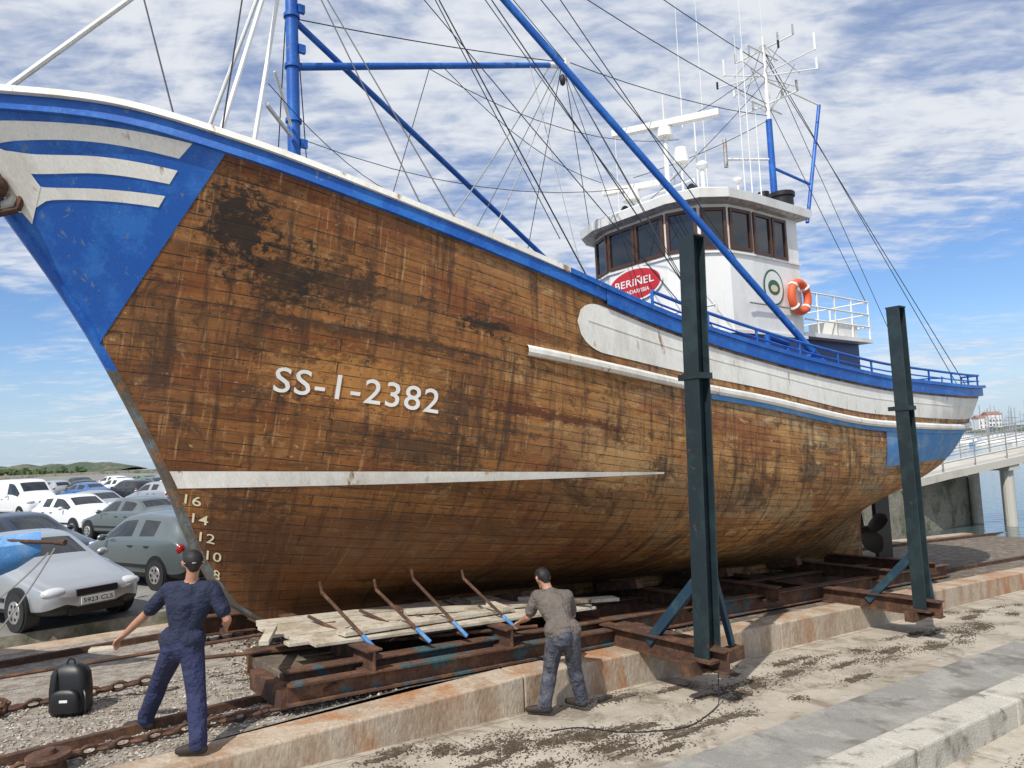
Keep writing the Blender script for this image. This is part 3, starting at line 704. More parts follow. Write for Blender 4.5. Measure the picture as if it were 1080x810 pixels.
mb.build(cr,bevel=.004)
mb=MB('side_trolley',['rust','rust2'])
mb.ibeam(W(-.8,2.5,bt(-.8)+.13),W(4.2,2.5,bt(4.2)+.13),.16,.2,0)
mb.beam(W(-.8,2.5,bt(-.8)+.1),W(-.8,1.6,bt(-.8)+.1),.12,.2,1)
for i in range(12):
    s_=-.4+i*1.25
    for w_ in (2.1,-2.1):
        mb.tube(W(s_,w_-.05,bt(s_)+.06),W(s_,w_+.05,bt(s_)+.06),.11,.11,1,14)
for w_ in (1.9,-1.9): mb.beam(W(-4.5,w_,.04),W(.5,w_,.04),.07,.1,1); mb.beam(W(.5,w_,bt(.5)+.04),W(30,w_,bt(30)+.04),.07,.1,1)
mb.build(cr)
for k,(s_,H_,zb,lean) in enumerate(((3.65,5.0,-.04,.13),(9.2,4.95,-.40,-.02))):
    for sg in (1,-1):
        mb=MB('steel_support_post',['post','teal','rust2'])
        wp=sg*4.05; b0=W(s_,wp,zb)
        top=b0+ZV*H_+Vector((lean,0,0))
        mb.ibeam(b0,top,.21,.23,0,up=UV_)
        mb.box(b0-ZV*.01,UV_*.18,NV*.18,ZV*.015,2); mb.box(top+ZV*.012,UV_*.11,NV*.12,ZV*.012,0)
        mb.beam(b0+ZV*.85-NV*sg*.1,W(s_,sg*3.15,zb+.02),.09,.12,1); 
        mb.beam(b0+ZV*1.25+UV_*.1,W(s_+.6,wp-sg*.1,zb+.02),.06,.08,1)
        cm=b0.lerp(top,.66)
        mb.box(cm,UV_*.13,NV*.13,ZV*.035,0); mb.box(cm-NV*sg*.17,UV_*.05,NV*.08,ZV*.035,0)
        mb.beam(W(s_-.3,wp-sg*.1,zb-.1),W(s_+.75,wp-sg*.1,zb-.1),.14,.16,2)
        mb.build(None)
mb=MB('staging_planks',['plank','timber'])
for i in range(9):
    s_=ru(-.6,-.35); L=ru(3.9,4.6); w_=.75+i*.18+ru(-.01,.01); z=.33+ru(0,.012)
    mb.beam(W(s_,w_-.12,bt(s_)+z+.14),W(s_+L,w_+ru(-.04,.04),bt(s_+L)+z+.14),.17,.035,0)
for (a,b,c_,d_) in ((1.2,1.3,4.1,2.15),(0,2.0,2.4,1.9)):
    mb.beam(W(a,b,bt(a)+.53),W(c_,d_,bt(c_)+.53),.2,.045,0)
mb.bs(.9,2.6,1.9,2.1,.33,.40,1,-.06); mb.bs(-.7,.2,1.0,2.1,.16,.28,1,-.06)
for i in range(6):
    s_=ru(-.6,3.5); mb.beam(W(s_,ru(1,2.2),bt(s_)+.58),W(s_+ru(-.3,.5),ru(1.4,2.4),bt(s_)+.56),.1,.05,i%2)
mb.build(None,bevel=.004)
mb=MB('staging_brackets',['rust2','bluel'])
for s_,hh in ((-.05,.95),(.62,.92),(1.12,1.0),(1.85,.95)):
    lo=W(s_+.3,2.35,bt(s_)+.36); hi=W(s_-.05,1.75,bt(s_)+hh)
    mb.tube(lo,hi,.020,.020,0,8); mb.tube(lo,lo.lerp(hi,.25),.024,.024,1,8)
    mb.tube(hi,hi+Vector((-.02,0,.12)),.017,.017,0,6); mb.tube(lo,W(s_+.1,1.0,bt(s_)+.55),.020,.020,0,8)
mb.tube(W(-4.2,-.2,.30),W(.3,1.2,.5),.02,.02,0,8); mb.tube(W(-1.2,1.0,.35),W(2.4,2.45,.28),.022,.022,0,8)
mb.build(None,True)
def chain(name,pts,L=.13,th=.018,parent=None):
    mb=MB(name,['rust2']); P=[Vector(p) for p in pts]; k=0
    for a,b in zip(P[:-1],P[1:]):
        d=(b-a); n=max(1,int(d.length/(L*.72))); dn=d.normalized(); sd=dn.cross(ZV).normalized()
        for i in range(n):
            c=a+d*((i+.5)/n)+sd*ru(-.008,.008)
            y=(sd if k%2 else (ZV*.9+sd*.3).normalized()); k+=1
            mb.torus(c,dn,y,L*.42,L*.27,th,0,12,6)
    mb.build(None,True)
chain('anchor_chain',[W(-3.0,2.25,.06),W(-2.5,2.2,.06),W(-1.6,2.28,.06),W(-.8,2.42,.08),W(-.3,2.5,.2)],.16,.02)
chain('anchor_chain',[W(-4.2,-.3,.06),W(-3.2,.3,.05),W(-2.6,.3,.05),W(-1.5,.8,.18)],.17,.022)
chain('anchor_chain',[W(-3.4,.2,.05),W(-3.0,.5,.05),W(-2.9,.1,.07),W(-3.3,0,.09)],.14,.02)
mb=MB('rusty_bollard',['rust2','rust']); p=W(-2.75,2.35,.0)
mb.tube(p,p+ZV*.12,.14,.12,0,18); mb.tube(p+ZV*.12,p+ZV*.16,.17,.17,0,18); mb.tube(p+ZV*.16,p+ZV*.2,.06,.05,1,12); mb.build(None,True,bevel=.005)
# ------------------------------------------------------------------ people
def capsule(mb,p,q,r1,r2,n=14):
    p=Vector(p);q=Vector(q); mb.tube(p,q,r1,r2,0,n,False) if (q-p).length>1e-4 else None
    mb.sph(p,r1*1.001,n=12); mb.sph(q,r2*1.001,n=12)
def sdist(P,p,q,r1,r2):
    d=q-p; L=d.length_squared; t=0 if L<1e-9 else max(0,min(1,(P-p).dot(d)/L))
    return (P-(p+d*t)).length-(r1+(r2-r1)*t)
def fuse(name,parts,voxel,mats,parent,sm=4):
    mb=MB(name,[mats[0]])
    for (l,p,q,r1,r2) in parts: capsule(mb,p,q,r1,r2)
    ob=mb.build(None)
    r=ob.modifiers.new('r','REMESH'); r.mode='VOXEL'; r.voxel_size=voxel; r.use_smooth_shade=True
    s_=ob.modifiers.new('s','SMOOTH'); s_.factor=.5; s_.iterations=sm
    dg=bpy.context.evaluated_depsgraph_get(); me=bpy.data.meshes.new_from_object(ob.evaluated_get(dg))
    bpy.data.objects.remove(ob)
    me.materials.clear()
    for m_ in mats: me.materials.append(m_)
    Q=[(l,Vector(p),Vector(q),r1,r2) for l,p,q,r1,r2 in parts]
    for pl in me.polygons:
        c=pl.center; best=min(Q,key=lambda k:sdist(c,k[1],k[2],k[3],k[4])); pl.material_index=best[0]; pl.use_smooth=True
    o=bpy.data.objects.new(name,me); scene.collection.objects.link(o); o.parent=parent; return o
M['skin']=mat('skin',(.42,.22,.14),.55,fine=.1)
M['hair']=mat('dark_hair',(.012,.009,.008),.6,fine=.4,bump=.6,bsc=90)
M['navy']=mat('navy_tshirt',(.014,.020,.05),.85,fine=.2,fsc=12,bump=1,bsc=7,dist=.06)
M['navyt']=mat('navy_work_trousers',(.018,.024,.075),.85,fine=.2,fsc=12,bump=1,bsc=8,dist=.07)
M['greyt']=mat('grey_tshirt',(.13,.11,.095),.9,fine=.2,fsc=12,bump=1,bsc=8,dist=.06)
M['greyp']=mat('grey_trousers',(.06,.065,.09),.9,fine=.2,fsc=12,bump=1,bsc=8,dist=.07,col2=(.10,.10,.11),sc=6)
M['shoe']=mat('work_shoe',(.03,.022,.018),.7,fine=.2)
M['mask']=mat('face_mask',(.6,.62,.65),.8,fine=.05)
def hand(wr,dr,pn,parent,curl=.6,name='hand'):
    wr=Vector(wr);dr=Vector(dr).normalized();pn=Vector(pn); sd=dr.cross(pn).normalized(); pn=sd.cross(dr).normalized()
    P=[]
    for k in (-1.2,-.4,.4,1.2): P.append((0,wr-dr*.02+sd*k*.014,wr+dr*.085+sd*k*.020,.016,.013))
    for k,L in ((-1.5,.062),(-.5,.078),(.5,.082),(1.5,.070)):
        b=wr+dr*.085+sd*k*.019; c1=curl*.8; d1=(dr*math.cos(c1)+pn*math.sin(c1)); m_=b+d1*L*.55; c2=curl*1.9; d2=(dr*math.cos(c2)+pn*math.sin(c2)); e=m_+d2*L*.5
        P.append((0,b,m_,.0098,.0088)); P.append((0,m_,e,.0088,.0075))
    t0=wr+dr*.025+sd*.028; t1=t0+(dr*.7+sd*.7+pn*.3).normalized()*.04; t2=t1+(dr*.85+sd*.1+pn*.6).normalized()*.035
    P+=[(0,t0,t1,.013,.011),(0,t1,t2,.011,.009)]
    return fuse(name,P,.0055,[M['skin']],parent,2)
def person(name,J,fwd,headdir,shirt,trou,cap=False,mask=False,toe=None,sh=(0,0,0)):
    e=empty(name); sh=Vector(sh); V={k:(Vector(v)+(sh if k[:2] not in('hd','pn') else Vector((0,0,0)))) for k,v in J.items()}
    f=Vector(fwd).normalized(); hd=Vector(headdir).normalized(); hs=hd.cross(ZV).normalized(); hu=hs.cross(hd).normalized()
    P=[]
    sl,sr=V['shL'],V['shR']; hl,hr=V['hipL'],V['hipR']; ch=V['chest']; wa=V['waist']; nk=V['neck']; pe=V['pelvis']
    P+=[(2,sl.lerp(sr,.12)-ZV*.03,sl.lerp(sr,.88)-ZV*.03,.085,.085),
        (2,ch.lerp(sl,.5)-ZV*.05,wa.lerp(hl,.28),.115,.10),(2,ch.lerp(sr,.5)-ZV*.05,wa.lerp(hr,.28),.115,.10),
        (2,ch,wa,.13,.125),(2,ch.lerp(nk,.5),ch,.10,.13),(2,nk-ZV*.05,sl,.06,.07),(2,nk-ZV*.05,sr,.06,.07),
        (2,wa,pe+ZV*.05,.128,.14),(2,hl+ZV*.09,hr+ZV*.09,.124,.124),(2,wa+ZV*.03+f*.02,pe+ZV*.1+f*.04,.11,.12)]
    P+=[(3,hl.lerp(hr,.1)+ZV*.01,hr.lerp(hl,.1)+ZV*.01,.125,.125),(3,pe-f*.03-ZV*.02,pe-f*.03+ZV*.02,.12,.12)]
    for s_ in 'LR':
        h_,k,a=V['hip'+s_],V['kn'+s_],V['an'+s_]
        P+=[(3,h_-ZV*.02,k,.108,.082),(3,k,k.lerp(a,.35),.083,.083),(3,k.lerp(a,.35),a+ZV*.03,.083,.073),(3,a+ZV*.05,a+ZV*.0,.078,.074),(3,k.lerp(a,.25)-f*.015,k.lerp(a,.32)-f*.015,.082,.08)]
        t=Vector(toe[s_])
        P+=[(4,a-t.normalized()*.04-ZV*.045,a+t*.55-ZV*.045,.042,.044),(4,a+t*.55-ZV*.045,a+t-ZV*.055,.044,.034),(4,a,a-ZV*.04,.045,.05)]
        s1_,el,wr_=V['sh'+s_],V['el'+s_],V['wr'+s_]
        P+=[(2,s1_,s1_.lerp(el,.72),.070,.068),(0,s1_.lerp(el,.6),el,.043,.038),(0,el,el.lerp(wr_,.4),.041,.038),(0,el.lerp(wr_,.4),wr_,.038,.026)]
    H=V['head']
    P+=[(0,nk-ZV*.02,H-hd*.02-hu*.04,.056,.055),(0,H+hu*.01,H+hu*.01+hd*.012,.082,.078),(0,H-hu*.055+hd*.035,H-hu*.075+hd*.055,.052,.04),
        (0,H+hd*.085-hu*.0,H+hd*.105-hu*.028,.011,.016)]
    for g_ in (1,-1): P+=[(0,H+hs*g_*.083-hu*.01-hd*.005,H+hs*g_*.088+hu*.02-hd*.015,.014,.017)]
    P+=[(1,H+hu*.045-hd*.02,H+hu*.03-hd*.03,.082,.084),(1,H-hd*.045,H-hd*.045-hu*.03,.062,.05)]
    if cap: P+=[(1,H+hu*.055+hd*.01,H+hu*.055-hd*.01,.085,.085),(1,H+hu*.06+hd*.08,H+hu*.052+hd*.13,.03,.022)]
    if mask: P+=[(5,H-hu*.03+hd*.075,H-hu*.055+hd*.07,.042,.036)]
    fuse('body',P,.0115,[M['skin'],M['hair'],M[shirt],M[trou],M['shoe'],M['mask']],e,3)
    mb=MB('face_details',['black','whitec','mask'])
    for g_ in (1,-1):
        c=H+hs*g_*.03+hd*.083+hu*.012; mb.sph(c,.012,.012,.009,1,8); mb.sph(c+hd*.008,.006,.006,.006,0,8)
    if mask:
        for g_ in (1,-1): mb.path([H-hu*.03+hd*.07+hs*g_*.045,H-hu*.005+hs*g_*.092,H-hd*.05+hs*g_*.078+hu*.01,H-hd*.115+hu*.005],.0035,2,5)
    else: mb.beam(H-hu*.055+hd*.092-hs*.02,H-hu*.055+hd*.092+hs*.02,.008,.006,0)
    mb.build(e,True)
    for s_ in 'LR':
        d=(V['wr'+s_]-V['el'+s_]); hand(V['wr'+s_],d*.8+V['hd'+s_]*.3,V['pn'+s_],e,.7,'hand_'+s_)
    return e
person('worker',dict(pelvis=(-3.10,6.86,.88),waist=(-3.08,6.86,1.05),chest=(-3.04,6.84,1.27),neck=(-3.01,6.83,1.45),head=(-2.99,6.83,1.60),
  shL=(-3.21,6.83,1.38),shR=(-2.83,6.86,1.37),elL=(-3.50,6.96,1.13),wrL=(-3.76,7.08,.93),elR=(-2.70,6.86,1.09),wrR=(-2.79,7.06,.98),
  hipL=(-3.20,6.88,.84),hipR=(-3.01,6.84,.84),knL=(-3.42,7.08,.50),anL=(-3.60,7.20,.13),knR=(-2.93,6.74,.47),anR=(-2.84,6.56,.13),
  hdL=(-.6,.3,-.4),hdR=(-.1,.5,-.3),pnL=(0,0,-1),pnR=(-1,0,-.3)),(-.5,.85,0),(-.45,.85,-.12),'navy','navyt',False,True,
  dict(L=(-.2,.02,0),R=(-.17,.0,-.0)),sh=(.04,-.04,-.02))
mb=MB('sanding_board',['plank']); mb.box((-3.93,7.10,.79),(.12,.02,0),(-.02,.06,0),(0,0,.012)); mb.build(bevel=.003)
person('worker',dict(pelvis=(.36,8.34,.42),waist=(.34,8.40,.56),chest=(.30,8.53,.73),neck=(.24,8.64,.86),head=(.18,8.71,.97),
  shL=(.10,8.57,.81),shR=(.44,8.56,.80),elL=(-.01,8.66,.56),wrL=(-.10,8.86,.47),elR=(.50,8.70,.55),wrR=(.36,8.90,.46),
  hipL=(.27,8.37,.38),hipR=(.45,8.36,.38),knL=(.20,8.46,.0),anL=(.13,8.36,-.32),knR=(.48,8.50,.0),anR=(.54,8.54,-.33),
  hdL=(-.3,.4,-.2),hdR=(-.3,.4,-.2),pnL=(0,0,-1),pnR=(0,0,-1)),(-.2,.95,0),(-.45,.8,-.45),'greyt','greyp',True,False,
  dict(L=(-.19,.05,0),R=(-.15,.12,0)),sh=(.08,0,0))
mb=MB('backpack',['black','gal','whitec'])
p=Vector((-4.62,7.75,.02))
def rb(c,a,b_,h,mi,k=6):
    rows=[]
    for i,(zf,sc) in enumerate(((0,.9),(.08,1),(.5,1),(.8,.92),(.93,.75),(1,.4))):
        r=[]
        for j in range(21):
            t=2*math.pi*j/20; x=math.copysign(abs(math.cos(t))**.5,math.cos(t)); y=math.copysign(abs(math.sin(t))**.5,math.sin(t))
            r.append(Vector(c)+Vector((x*a*sc,y*b_*sc,zf*h)))
        rows.append(r)
    mb.grid(rows,mi); mb.add(rows[0][:20],[tuple(range(20))],mi); mb.add(rows[-1][:20],[tuple(range(20))],mi)
rb(p,.19,.12,.48,0); rb(p+Vector((.02,-.13,.04)),.14,.05,.22,0)
mb.torus(p+Vector((0,0,.48)),(1,0,0),ZV,.04,.05,.01,0,12,6)
mb.torus(p+Vector((-.1,-.05,.25)),(.2,-.98,0),ZV,.1,.2,.014,0,16,6); mb.box(p+Vector((.03,-.182,.16)),(.04,0,0),(0,.003,0),(0,0,.012),2)
mb.torus(p+Vector((.15,-.05,.12)),(.7,-.7,0),ZV,.1,.12,.012,0,16,6)
mb.build(None,True)
# ------------------------------------------------------------------ cars
M['head']=mat('headlight',(.6,.62,.65),.1,fine=0,spec=.8); M['tail']=mat('tail_lamp',(.30,.01,.012),.2,fine=0)
M['plate']=mat('number_plate',(.75,.75,.72),.5,fine=0)
def paint(n,c,metal=.0): return mat(n,c,.28,metal,fine=.03,coat=.6)
PT={'silver':paint('silver_car_paint',(.46,.48,.50),.5),'grey':paint('grey_green_car_paint',(.16,.19,.19),.5),'white':paint('white_car_paint',(.75,.76,.77)),
 'red':paint('red_car_paint',(.28,.03,.05)),'navy':paint('dark_blue_car_paint',(.02,.035,.06),.3),'blue':paint('blue_car_paint',(.04,.12,.3)),'black':paint('black_car_paint',(.02,.02,.022)),'green':paint('green_car_paint',(.10,.17,.06))}
def car(x,y,ang,kind,pt,name='parked_car',z=0,plate=None):
    e=empty(name); h=Vector((math.cos(ang),math.sin(ang),0)); m_=Vector((-math.sin(ang),math.cos(ang),0))
    if kind=='sedan':
        L=4.25; S=[(0,.52,.30,.50,.54,.40),(.06,.72,.22,.60,.64,.58),(.3,.82,.18,.68,.75,.66),(.95,.845,.17,.80,.90,.70),(1.12,.85,.17,.86,.95,.69),(1.2,.85,.17,.88,.99,.67),(1.85,.85,.17,.90,1.36,.56),(2.0,.85,.17,.905,1.39,.56),(2.42,.85,.17,.91,1.42,.56),(2.5,.85,.17,.91,1.42,.56),(3.05,.85,.17,.93,1.37,.55),(3.2,.85,.17,.93,1.33,.55),(3.62,.85,.17,.95,1.06,.62),(3.72,.84,.17,.95,1.02,.63),(4.1,.82,.2,.93,.98,.62),(4.2,.74,.25,.80,.88,.56),(4.25,.6,.32,.6,.66,.45)]
        gl=[(5,6),(6,7),(7,8),(9,10),(10,11)]; ws=[(5,6)]; rw=[(11,12)]
    elif kind=='hatch':
        L=3.95; S=[(0,.52,.30,.52,.56,.40),(.06,.72,.22,.62,.68,.58),(.3,.80,.18,.72,.80,.66),(.85,.83,.17,.86,.96,.70),(.98,.84,.17,.90,1.0,.69),(1.06,.84,.17,.92,1.04,.67),(1.7,.84,.17,.94,1.42,.58),(1.85,.84,.17,.94,1.45,.58),(2.3,.84,.17,.95,1.48,.58),(2.38,.84,.17,.95,1.48,.58),(3.1,.84,.17,.98,1.44,.57),(3.25,.84,.17,.98,1.42,.57),(3.45,.84,.17,.99,1.36,.57),(3.8,.82,.18,.96,1.02,.62),(3.9,.78,.22,.8,.86,.6),(3.95,.66,.3,.6,.66,.5)]
        gl=[(5,6),(6,7),(7,8),(9,10)]; ws=[(5,6)]; rw=[(12,13)]
    else:
        L=4.7; S=[(0,.6,.32,.6,.66,.5),(.06,.82,.25,.8,.86,.7),(.4,.9,.2,.95,1.05,.78),(.8,.93,.2,1.05,1.2,.78),(.9,.93,.2,1.08,1.28,.77),(1.5,.94,.2,1.1,1.9,.74),(1.7,.94,.2,1.1,1.95,.76),(2.1,.94,.2,1.1,1.97,.78),(2.2,.94,.2,1.1,1.98,.8),(4.4,.94,.2,1.1,1.98,.8),(4.6,.92,.22,1.1,1.9,.78),(4.7,.86,.3,1.0,1.8,.7)]
        gl=[(4,5),(5,6),(6,7)]; ws=[(4,5)]; rw=[]
    o=Vector((x,y,z))
    def X(a,b_,c_): return o+h*(L/2-a)+m_*b_+ZV*c_
    mb=MB('bodywork',[pt,'glass','black']); rows=[]
    for (xx,w_,zl,zb,ztp,wt) in S:
        half=[(w_*.9,zl),(w_*.99,zl+.12),(w_*1.0,(zl+zb)/2+.08),(w_*.975,zb-.02),(w_*.955,zb),(wt,ztp-.06),(wt*.93,ztp-.015),(0,ztp+.015)]
        rows.append([X(xx,a,b_) for a,b_ in half]+[X(xx,-a,b_) for a,b_ in half[-2::-1]])
    n=len(rows[0]); vs=[p for r in rows for p in r]; fs=[];ms=[]
    G=set(a for a,b_ in gl); WS=set(a for a,_ in ws)|set(a for a,_ in rw)
    for i in range(len(rows)-1):
        for j in range(n-1):
            mi=0
            if i in G and j in (4,n-6): mi=1
            if i in WS and j in (6,n-8): mi=1
            if j in (0,n-2): mi=2
            fs.append((i*n+j,i*n+j+1,(i+1)*n+j+1,(i+1)*n+j)); ms.append(mi)
        fs.append((i*n,(i+1)*n,(i+1)*n+n-1,i*n+n-1)); ms.append(2)
    fs.append(tuple(range(n))[::-1]); ms.append(0); k=(len(rows)-1)*n; fs.append(tuple(range(k,k+n))); ms.append(0)
    mb.v=[tuple(v) for v in vs]; mb.f=fs; mb.m=ms
    mb.build(e,True,angle=180,subsurf=2 if y<34 else 1)
    mb=MB('wheels',['rubber','gal','black']); wr_=.30; hw_=S[4][1]
    for xx in (.75,L-.78):
        for sg in (1,-1):
            mb.tube(X(xx,sg*(hw_-.2),wr_+.03),X(xx,sg*(hw_+.002),wr_+.03),wr_+.05,wr_+.05,2,24)
            mb.tube(X(xx,sg*(hw_-.2),wr_),X(xx,sg*(hw_+.02),wr_),wr_,wr_-.01,0,24)
            mb.tube(X(xx,sg*(hw_),wr_),X(xx,sg*(hw_+.03),wr_),.19,.17,1,18)
            for q in range(6):
                a=q*math.pi/3; mb.tube(X(xx+.11*math.cos(a),sg*(hw_+.02),wr_+.11*math.sin(a)),X(xx+.11*math.cos(a),sg*(hw_+.033),wr_+.11*math.sin(a)),.03,.03,2,8)
    mb.build(e,True)
    mb=MB('lamps_and_trim',['head','tail','plate','black',pt])
    f0=.06 if kind!='van' else .08
    zb=S[2][3]
    for sg in (1,-1):
        mb.sph(X(f0+.10,sg*S[1][1]*.80,zb-.10),.13,.2,.085,0,14,ax=(h,m_,ZV)); mb.sph(X(L-.13,sg*S[-3][1]*.88,S[-3][3]-.16),.08,.09,.12,1,12,ax=(h,m_,ZV))
        mb.sph(X(S[5][0]+.35,sg*(hw_+.08),S[6][3]+.06),.06,.1,.07,4,10,ax=(h,m_,ZV))
        for xx in ((S[7][0]+.12),(S[9][0]+.15)): mb.box(X(xx+.3,sg*(hw_+.002),S[6][3]-.1),h*.07,m_*.012,ZV*.012,3)
        mb.box(X(L/2,sg*(hw_+.0),.46),h*1.0,m_*.012,ZV*.03,3 if kind!='van' else 4)
    mb.box(X(.03,0,zb-.13),h*.03,m_*.32,ZV*.05,3); mb.box(X(.035,0,.28),h*.04,m_*.42,ZV*.055,3)
    mb.box(X(-.012,0,.42),h*.008,m_*.26,ZV*.057,2); mb.box(X(L+.004,0,.55),h*.008,m_*.26,ZV*.057,2); mb.box(X(L-.02,0,.36),h*.04,m_*.6,ZV*.05,3)
    if plate:
        tv,tf=text_geo(plate,1,.01,1.0); mb.add([X(-.022,.23-.46*(1-a)+0,.385+.07*b_) for a,b_ in tv],tf,3)
    mb.build(e,True)
    return e
a0=math.atan2(-.53,.85)
car(-8.5,13.05,a0,'sedan',PT['silver'],plate='5923 CLS')
car(-7.75,16.15,a0+math.pi,'hatch',PT['grey'])
car(-12.4,18.6,a0+.1,'sedan',PT['navy'])
car(-16.6,28.2,a0,'hatch',PT['white']); car(-13.6,31.5,a0+math.pi,'hatch',PT['red']); car(-25.5,38.5,a0,'van',PT['white'])
car(-13.0,25.4,a0+math.pi,'sedan',PT['grey']); car(-18.5,33,a0,'sedan',PT['silver'])
cols=['navy','silver','green','white','black','blue','red','grey','white','black','silver']
k=0
for row,(yy) in enumerate((40,47,56,68)):
    for i in range(4+row//2):
        xx=-.47*yy-i*3.3+ (row%2)*.9+2
        if xx<-.75*yy-3 or (yy<45 and xx<-23): continue
        car(xx,yy+ru(-.6,.6)+i*1.2,a0+random.choice((0,math.pi))+ru(-.05,.05),random.choice(('hatch','sedan','hatch')),PT[cols[k%11]]); k+=1
mb=MB('blue_dinghy',['bluel','white','rust2'])
rows=[]
for i in range(13):
    x=i/12; L=3.6; wd=.62*(1-(1-x)**2.2); zt_=1.66-.12*math.sin(x*2); zb_=1.54-.55*min(1,x*2.2)**.7
    c=Vector((-5.42-x*L,8.5+.55*x,0)); r=[]
    for a,b_ in ((1,1),(.95,.6),(.7,.2),(0,0),(-.7,.2),(-.95,.6),(-1,1)):
        r.append(c+Vector((.15,1,0)).normalized()*wd*a+ZV*(zb_+(zt_-zb_)*b_))
    rows.append(r)
mb.grid(rows,0)
cov=[[r[0],(r[0]+r[-1])/2+ZV*.12,r[-1]] for r in rows]; mb.grid(cov,0)
for i,j in ((4,0),(4,6),(11,0),(11,6)):
    q=rows[i][j]; mb.tube(Vector((q.x,q.y,q.z-.3)),Vector((q.x-.1,q.y,0.02)),.03,.03,2,8)
mb.tube((-5.15,8.4,1.66),(-6.4,8.6,1.72),.022,.022,2,10); mb.tube((-5.08,8.39,1.655),(-5.2,8.41,1.662),.035,.03,2,10)
mb.build(None,True)
mb=MB('mooring_rope',['wirel','wire']); mb.wire((-5.2,8.4,1.6),(-6.2,8.3,.3),.010,.12,0); mb.wire((-5.3,8.45,1.55),(-6.4,8.5,.8),.010,.1,0)
pw=[W(3.7,4.15,-.1),W(3.6,4.2,g(3.6)+.02),W(3.2,4.35,g(3.2)+.01),W(2.6,4.45,g(2.6)+.01),W(2.1,4.2,g(2.1)+.01),W(1.8,3.8,g(1.8)+.01),W(1.5,3.7,g(1.5)+.01)]
hx=[herm(list(range(7)),[p[i] for p in pw]) for i in range(3)]
mb.path([Vector((hx[0](t/5),hx[1](t/5),hx[2](t/5))) for t in range(31)],.006,1,5); mb.build()
# ------------------------------------------------------------------ right background
M['deckc']=mat('walkway_concrete',(.50,.48,.43),.85,col2=(.36,.33,.28),sc=.6,fine=.15)
mb=MB('walkway_bridge',['deckc','gal'])
pts=[Vector((14.6,30.2,.3)),Vector((16.8,31.0,.6)),Vector((21.8,32.6,1.2)),Vector((30,35.5,2.1)),Vector((48,43,2.6))]
for a,b in zip(pts[:-1],pts[1:]):
    d=b-a; sd=Vector((d.y,-d.x,0)).normalized()
    mb.beam(a,b,2.4,.30,0)
    n=max(2,int(d.length/1.5))
    for sg in (1,-1):
        for zz in (.35,.6,.85,1.1): mb.tube(a+sd*1.1*sg+ZV*(zz+.15),b+sd*1.1*sg+ZV*(zz+.15),.022,.022,1,6)
        for i in range(n+1):
            p=a.lerp(b,i/n)+sd*1.1*sg; mb.tube(p,p+ZV*1.25,.028,.028,1,6)
for (i,f) in ((1,.72),(2,.05),(2,.38),(2,.7),(3,.1),(3,.4)):
    p=pts[i].lerp(pts[i+1],f); dd_=(pts[i+1]-pts[i]).normalized(); sd=Vector((dd_.y,-dd_.x,0)).normalized()
    for sg in (1,-1): mb.tube(p+sd*.8*sg-ZV*.14,Vector((p.x,p.y,-3.8))+sd*.8*sg,.22,.22,0,12)
    mb.box(p-ZV*.25,dd_*.28,sd*1.15,ZV*.11,0)
mb.build()
M['hillg']=mat('distant_hill_green',(.06,.085,.055),.95,col2=(.13,.13,.09),sc=.05,fine=.4,fsc=.3)
def hill(name,x0,y0,x1,y1,hmax,dep,seed):
    rnd=random.Random(seed); mb=MB(name,['hillg']); rows=[]; n=70
    ph_=[rnd.uniform(0,6.28) for _ in range(6)]
    for j in range(7):
        r=[]
        for i in range(n+1):
            x=i/n; h=hmax*(math.sin(math.pi*x)**.5)*(.65+.2*math.sin(x*7+ph_[0])+.1*math.sin(x*19+ph_[1])+.08*math.sin(x*61+ph_[2])+.05*rnd.uniform(-1,1))
            f=math.sin(math.pi*j/6); d=Vector((y1-y0,-(x1-x0),0)).normalized()
            p=Vector((x0+(x1-x0)*x,y0+(y1-y0)*x,-2))-d*dep*(j/6); r.append(p+ZV*(f*(h+2)))
        rows.append(r)
    mb.grid(rows); return mb.build(None,True,angle=180)
hill('distant_hill',-520,560,-300,560,9,50,3)
hill('distant_hill',330,560,900,420,12,90,5)
mb=MB('breakwater',['stonew']); mb.beam((-190,175,.3),(-20,190,.3),2,1.4); mb.build()
M['roof']=mat('terracotta_roof',(.35,.13,.07),.8,fine=.15)
for i in range(14):
    x=ru(325,460); y=520-.12*(x-330)+ru(-15,5); mb=MB('house',['whitec','roof','glass']); a=ru(4,8); hgt=ru(5,9); z0=ru(0,5)-1
    mb.box((x,y,z0+hgt/2),(a,0,0),(0,4,0),(0,0,hgt/2),0)
    mb.add([(x-a-.4,y-4.4,z0+hgt),(x+a+.4,y-4.4,z0+hgt),(x+a+.4,y+4.4,z0+hgt),(x-a-.4,y+4.4,z0+hgt),(x-a-.4,y,z0+hgt+2),(x+a+.4,y,z0+hgt+2)],[(0,1,5,4),(3,4,5,2),(0,4,3),(1,2,5),(0,3,2,1)],1)
    for q in range(4):
        for fl in range(2): mb.box((x-a+a*2*(q+.5)/4,y-4.02,z0+1.8+fl*2.8),(.5,0,0),(0,.03,0),(0,0,.7),2)
    mb.build()
mb=MB('moored_sailboats',['whitec','gal','bluel'])
for i in range(46):
    y=ru(170,260); x=y*ru(.60,.74); L=ru(4,6)
    mb.sph((x,y,-1.4),L,1.6,.9,0 if i%4 else 2,10); mb.box((x,y,-.4),(L*.4,0,0),(0,1,0),(0,0,.4),0)
    hh=ru(5,9); mb.tube((x,y,-1),(x,y,hh),.08,.06,1,5); mb.tube((x-1.2,y,hh*.6),(x+1.2,y,hh*.6),.04,.04,1,4)
mb.build(None,True)
M['leaf']=mat('distant_foliage',(.05,.085,.03),.95,col2=(.10,.12,.05),sc=.6,fine=.4,fsc=3)
mb=MB('distant_trees',['leaf'])
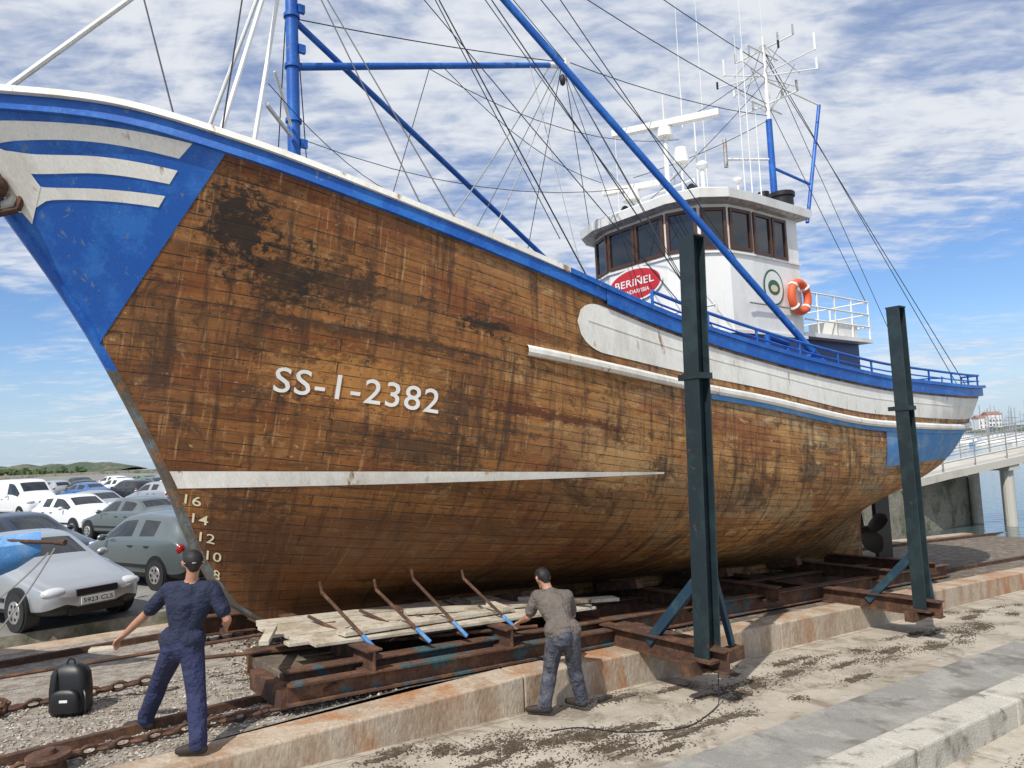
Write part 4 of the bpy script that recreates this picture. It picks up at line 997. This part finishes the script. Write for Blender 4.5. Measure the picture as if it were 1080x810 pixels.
for i in range(420):
    x=ru(-215,-128); y=ru(200,222); hgt=ru(0,1)**.7*(5.5 if x<-158 else 2.0); p=Vector((x,y,hgt)); r=ru(.5,1.5)
    x_=Vector((ru(-1,1),ru(-1,1),ru(-1,1))).normalized()*r; y_=x_.cross(Vector((ru(-1,1),ru(-1,1),1))).normalized()*r; z_=x_.cross(y_).normalized()*r*.8
    mb.add([p+x_,p+y_,p-x_,p-y_,p+z_,p-z_],[(0,1,4),(1,2,4),(2,3,4),(3,0,4),(1,0,5),(2,1,5),(3,2,5),(0,3,5)])
mb.build()
# ------------------------------------------------------------------ world, sun, camera
sv=Vector((-.30,-.56,.77)).normalized()
w=bpy.data.worlds.new('World'); scene.world=w; w.use_nodes=True
nt=NT(w); bg=nt.n['Background']; bg.inputs['Strength'].default_value=.1
sky=nt.node('ShaderNodeTexSky',sky_type='NISHITA'); sky.sun_disc=False; sky.sun_elevation=math.asin(sv.z); sky.sun_rotation=math.atan2(sv.x,sv.y); sky.air_density=1.0; sky.dust_density=.6; sky.ozone_density=2.0
tc=nt.node('ShaderNodeTexCoord').outputs['Generated']; sp_=nt.node('ShaderNodeSeparateXYZ'); nt.l.new(tc,sp_.inputs[0])
zz=nt.math('ADD',nt.math('MAXIMUM',sp_.outputs[2],0.0),.10)
cb=nt.node('ShaderNodeCombineXYZ'); nt.l.new(nt.math('DIVIDE',sp_.outputs[0],zz),cb.inputs[0]); nt.l.new(nt.math('DIVIDE',sp_.outputs[1],zz),cb.inputs[1])
cv=cb.outputs[0]
n1=nt.noise(cv,.50,5,.58,.3); n2=nt.noise(cv,2.6,5,.62,.5); n3=nt.noise(nt.vmul(cv,(1,2.2,1)),7.0,4,.6,.3)
fld=nt.math('ADD',nt.math('ADD',nt.math('MULTIPLY',n1,.55),nt.math('MULTIPLY',n2,.30)),nt.math('MULTIPLY',n3,.15))
elev=nt.mr(sp_.outputs[2],.05,.40,-.05,.085)
fld=nt.math('ADD',fld,elev)
mask=nt.mr(fld,.42,.60,0.0,.96)
shade=nt.mr(nt.math('ADD',nt.math('MULTIPLY',n2,.6),nt.math('MULTIPLY',n3,.4)),.36,.60)
cl=nt.mix(shade,(4.4,5.2,6.9),(8.1,8.4,8.9))
haze=nt.mr(sp_.outputs[2],0,.16,.6,0)
base=nt.mix(haze,nt.mix(1.0,sky.outputs[0],(.95,1.15,1.45),'MULTIPLY'),(5.6,6.9,8.6))
final=nt.mix(mask,base,cl)
nt.l.new(final,bg.inputs['Color'])
sl=bpy.data.lights.new('sun','SUN'); sl.energy=4.3; sl.angle=math.radians(.5); sl.color=(1,.95,.87)
so=bpy.data.objects.new('sun',sl); scene.collection.objects.link(so); so.rotation_mode='QUATERNION'; so.rotation_quaternion=sv.to_track_quat('Z','Y')
th=math.radians(4.9); ph=math.radians(2.5); st,ct,sp,cp=math.sin(th),math.cos(th),math.sin(ph),math.cos(ph)
cam=bpy.data.cameras.new('camera'); co=bpy.data.objects.new('camera',cam); scene.collection.objects.link(co)
cam.sensor_width=36; cam.lens=26; cam.clip_start=.1; cam.clip_end=12000
X_=Vector((cp,sp*st,-sp*ct)); Y_=Vector((sp,-cp*st,cp*ct)); Z_=-Vector((0,ct,st))
mw=Matrix(((X_.x,Y_.x,Z_.x,0),(X_.y,Y_.y,Z_.y,0),(X_.z,Y_.z,Z_.z,2.5),(0,0,0,1))); co.matrix_world=mw
scene.camera=co
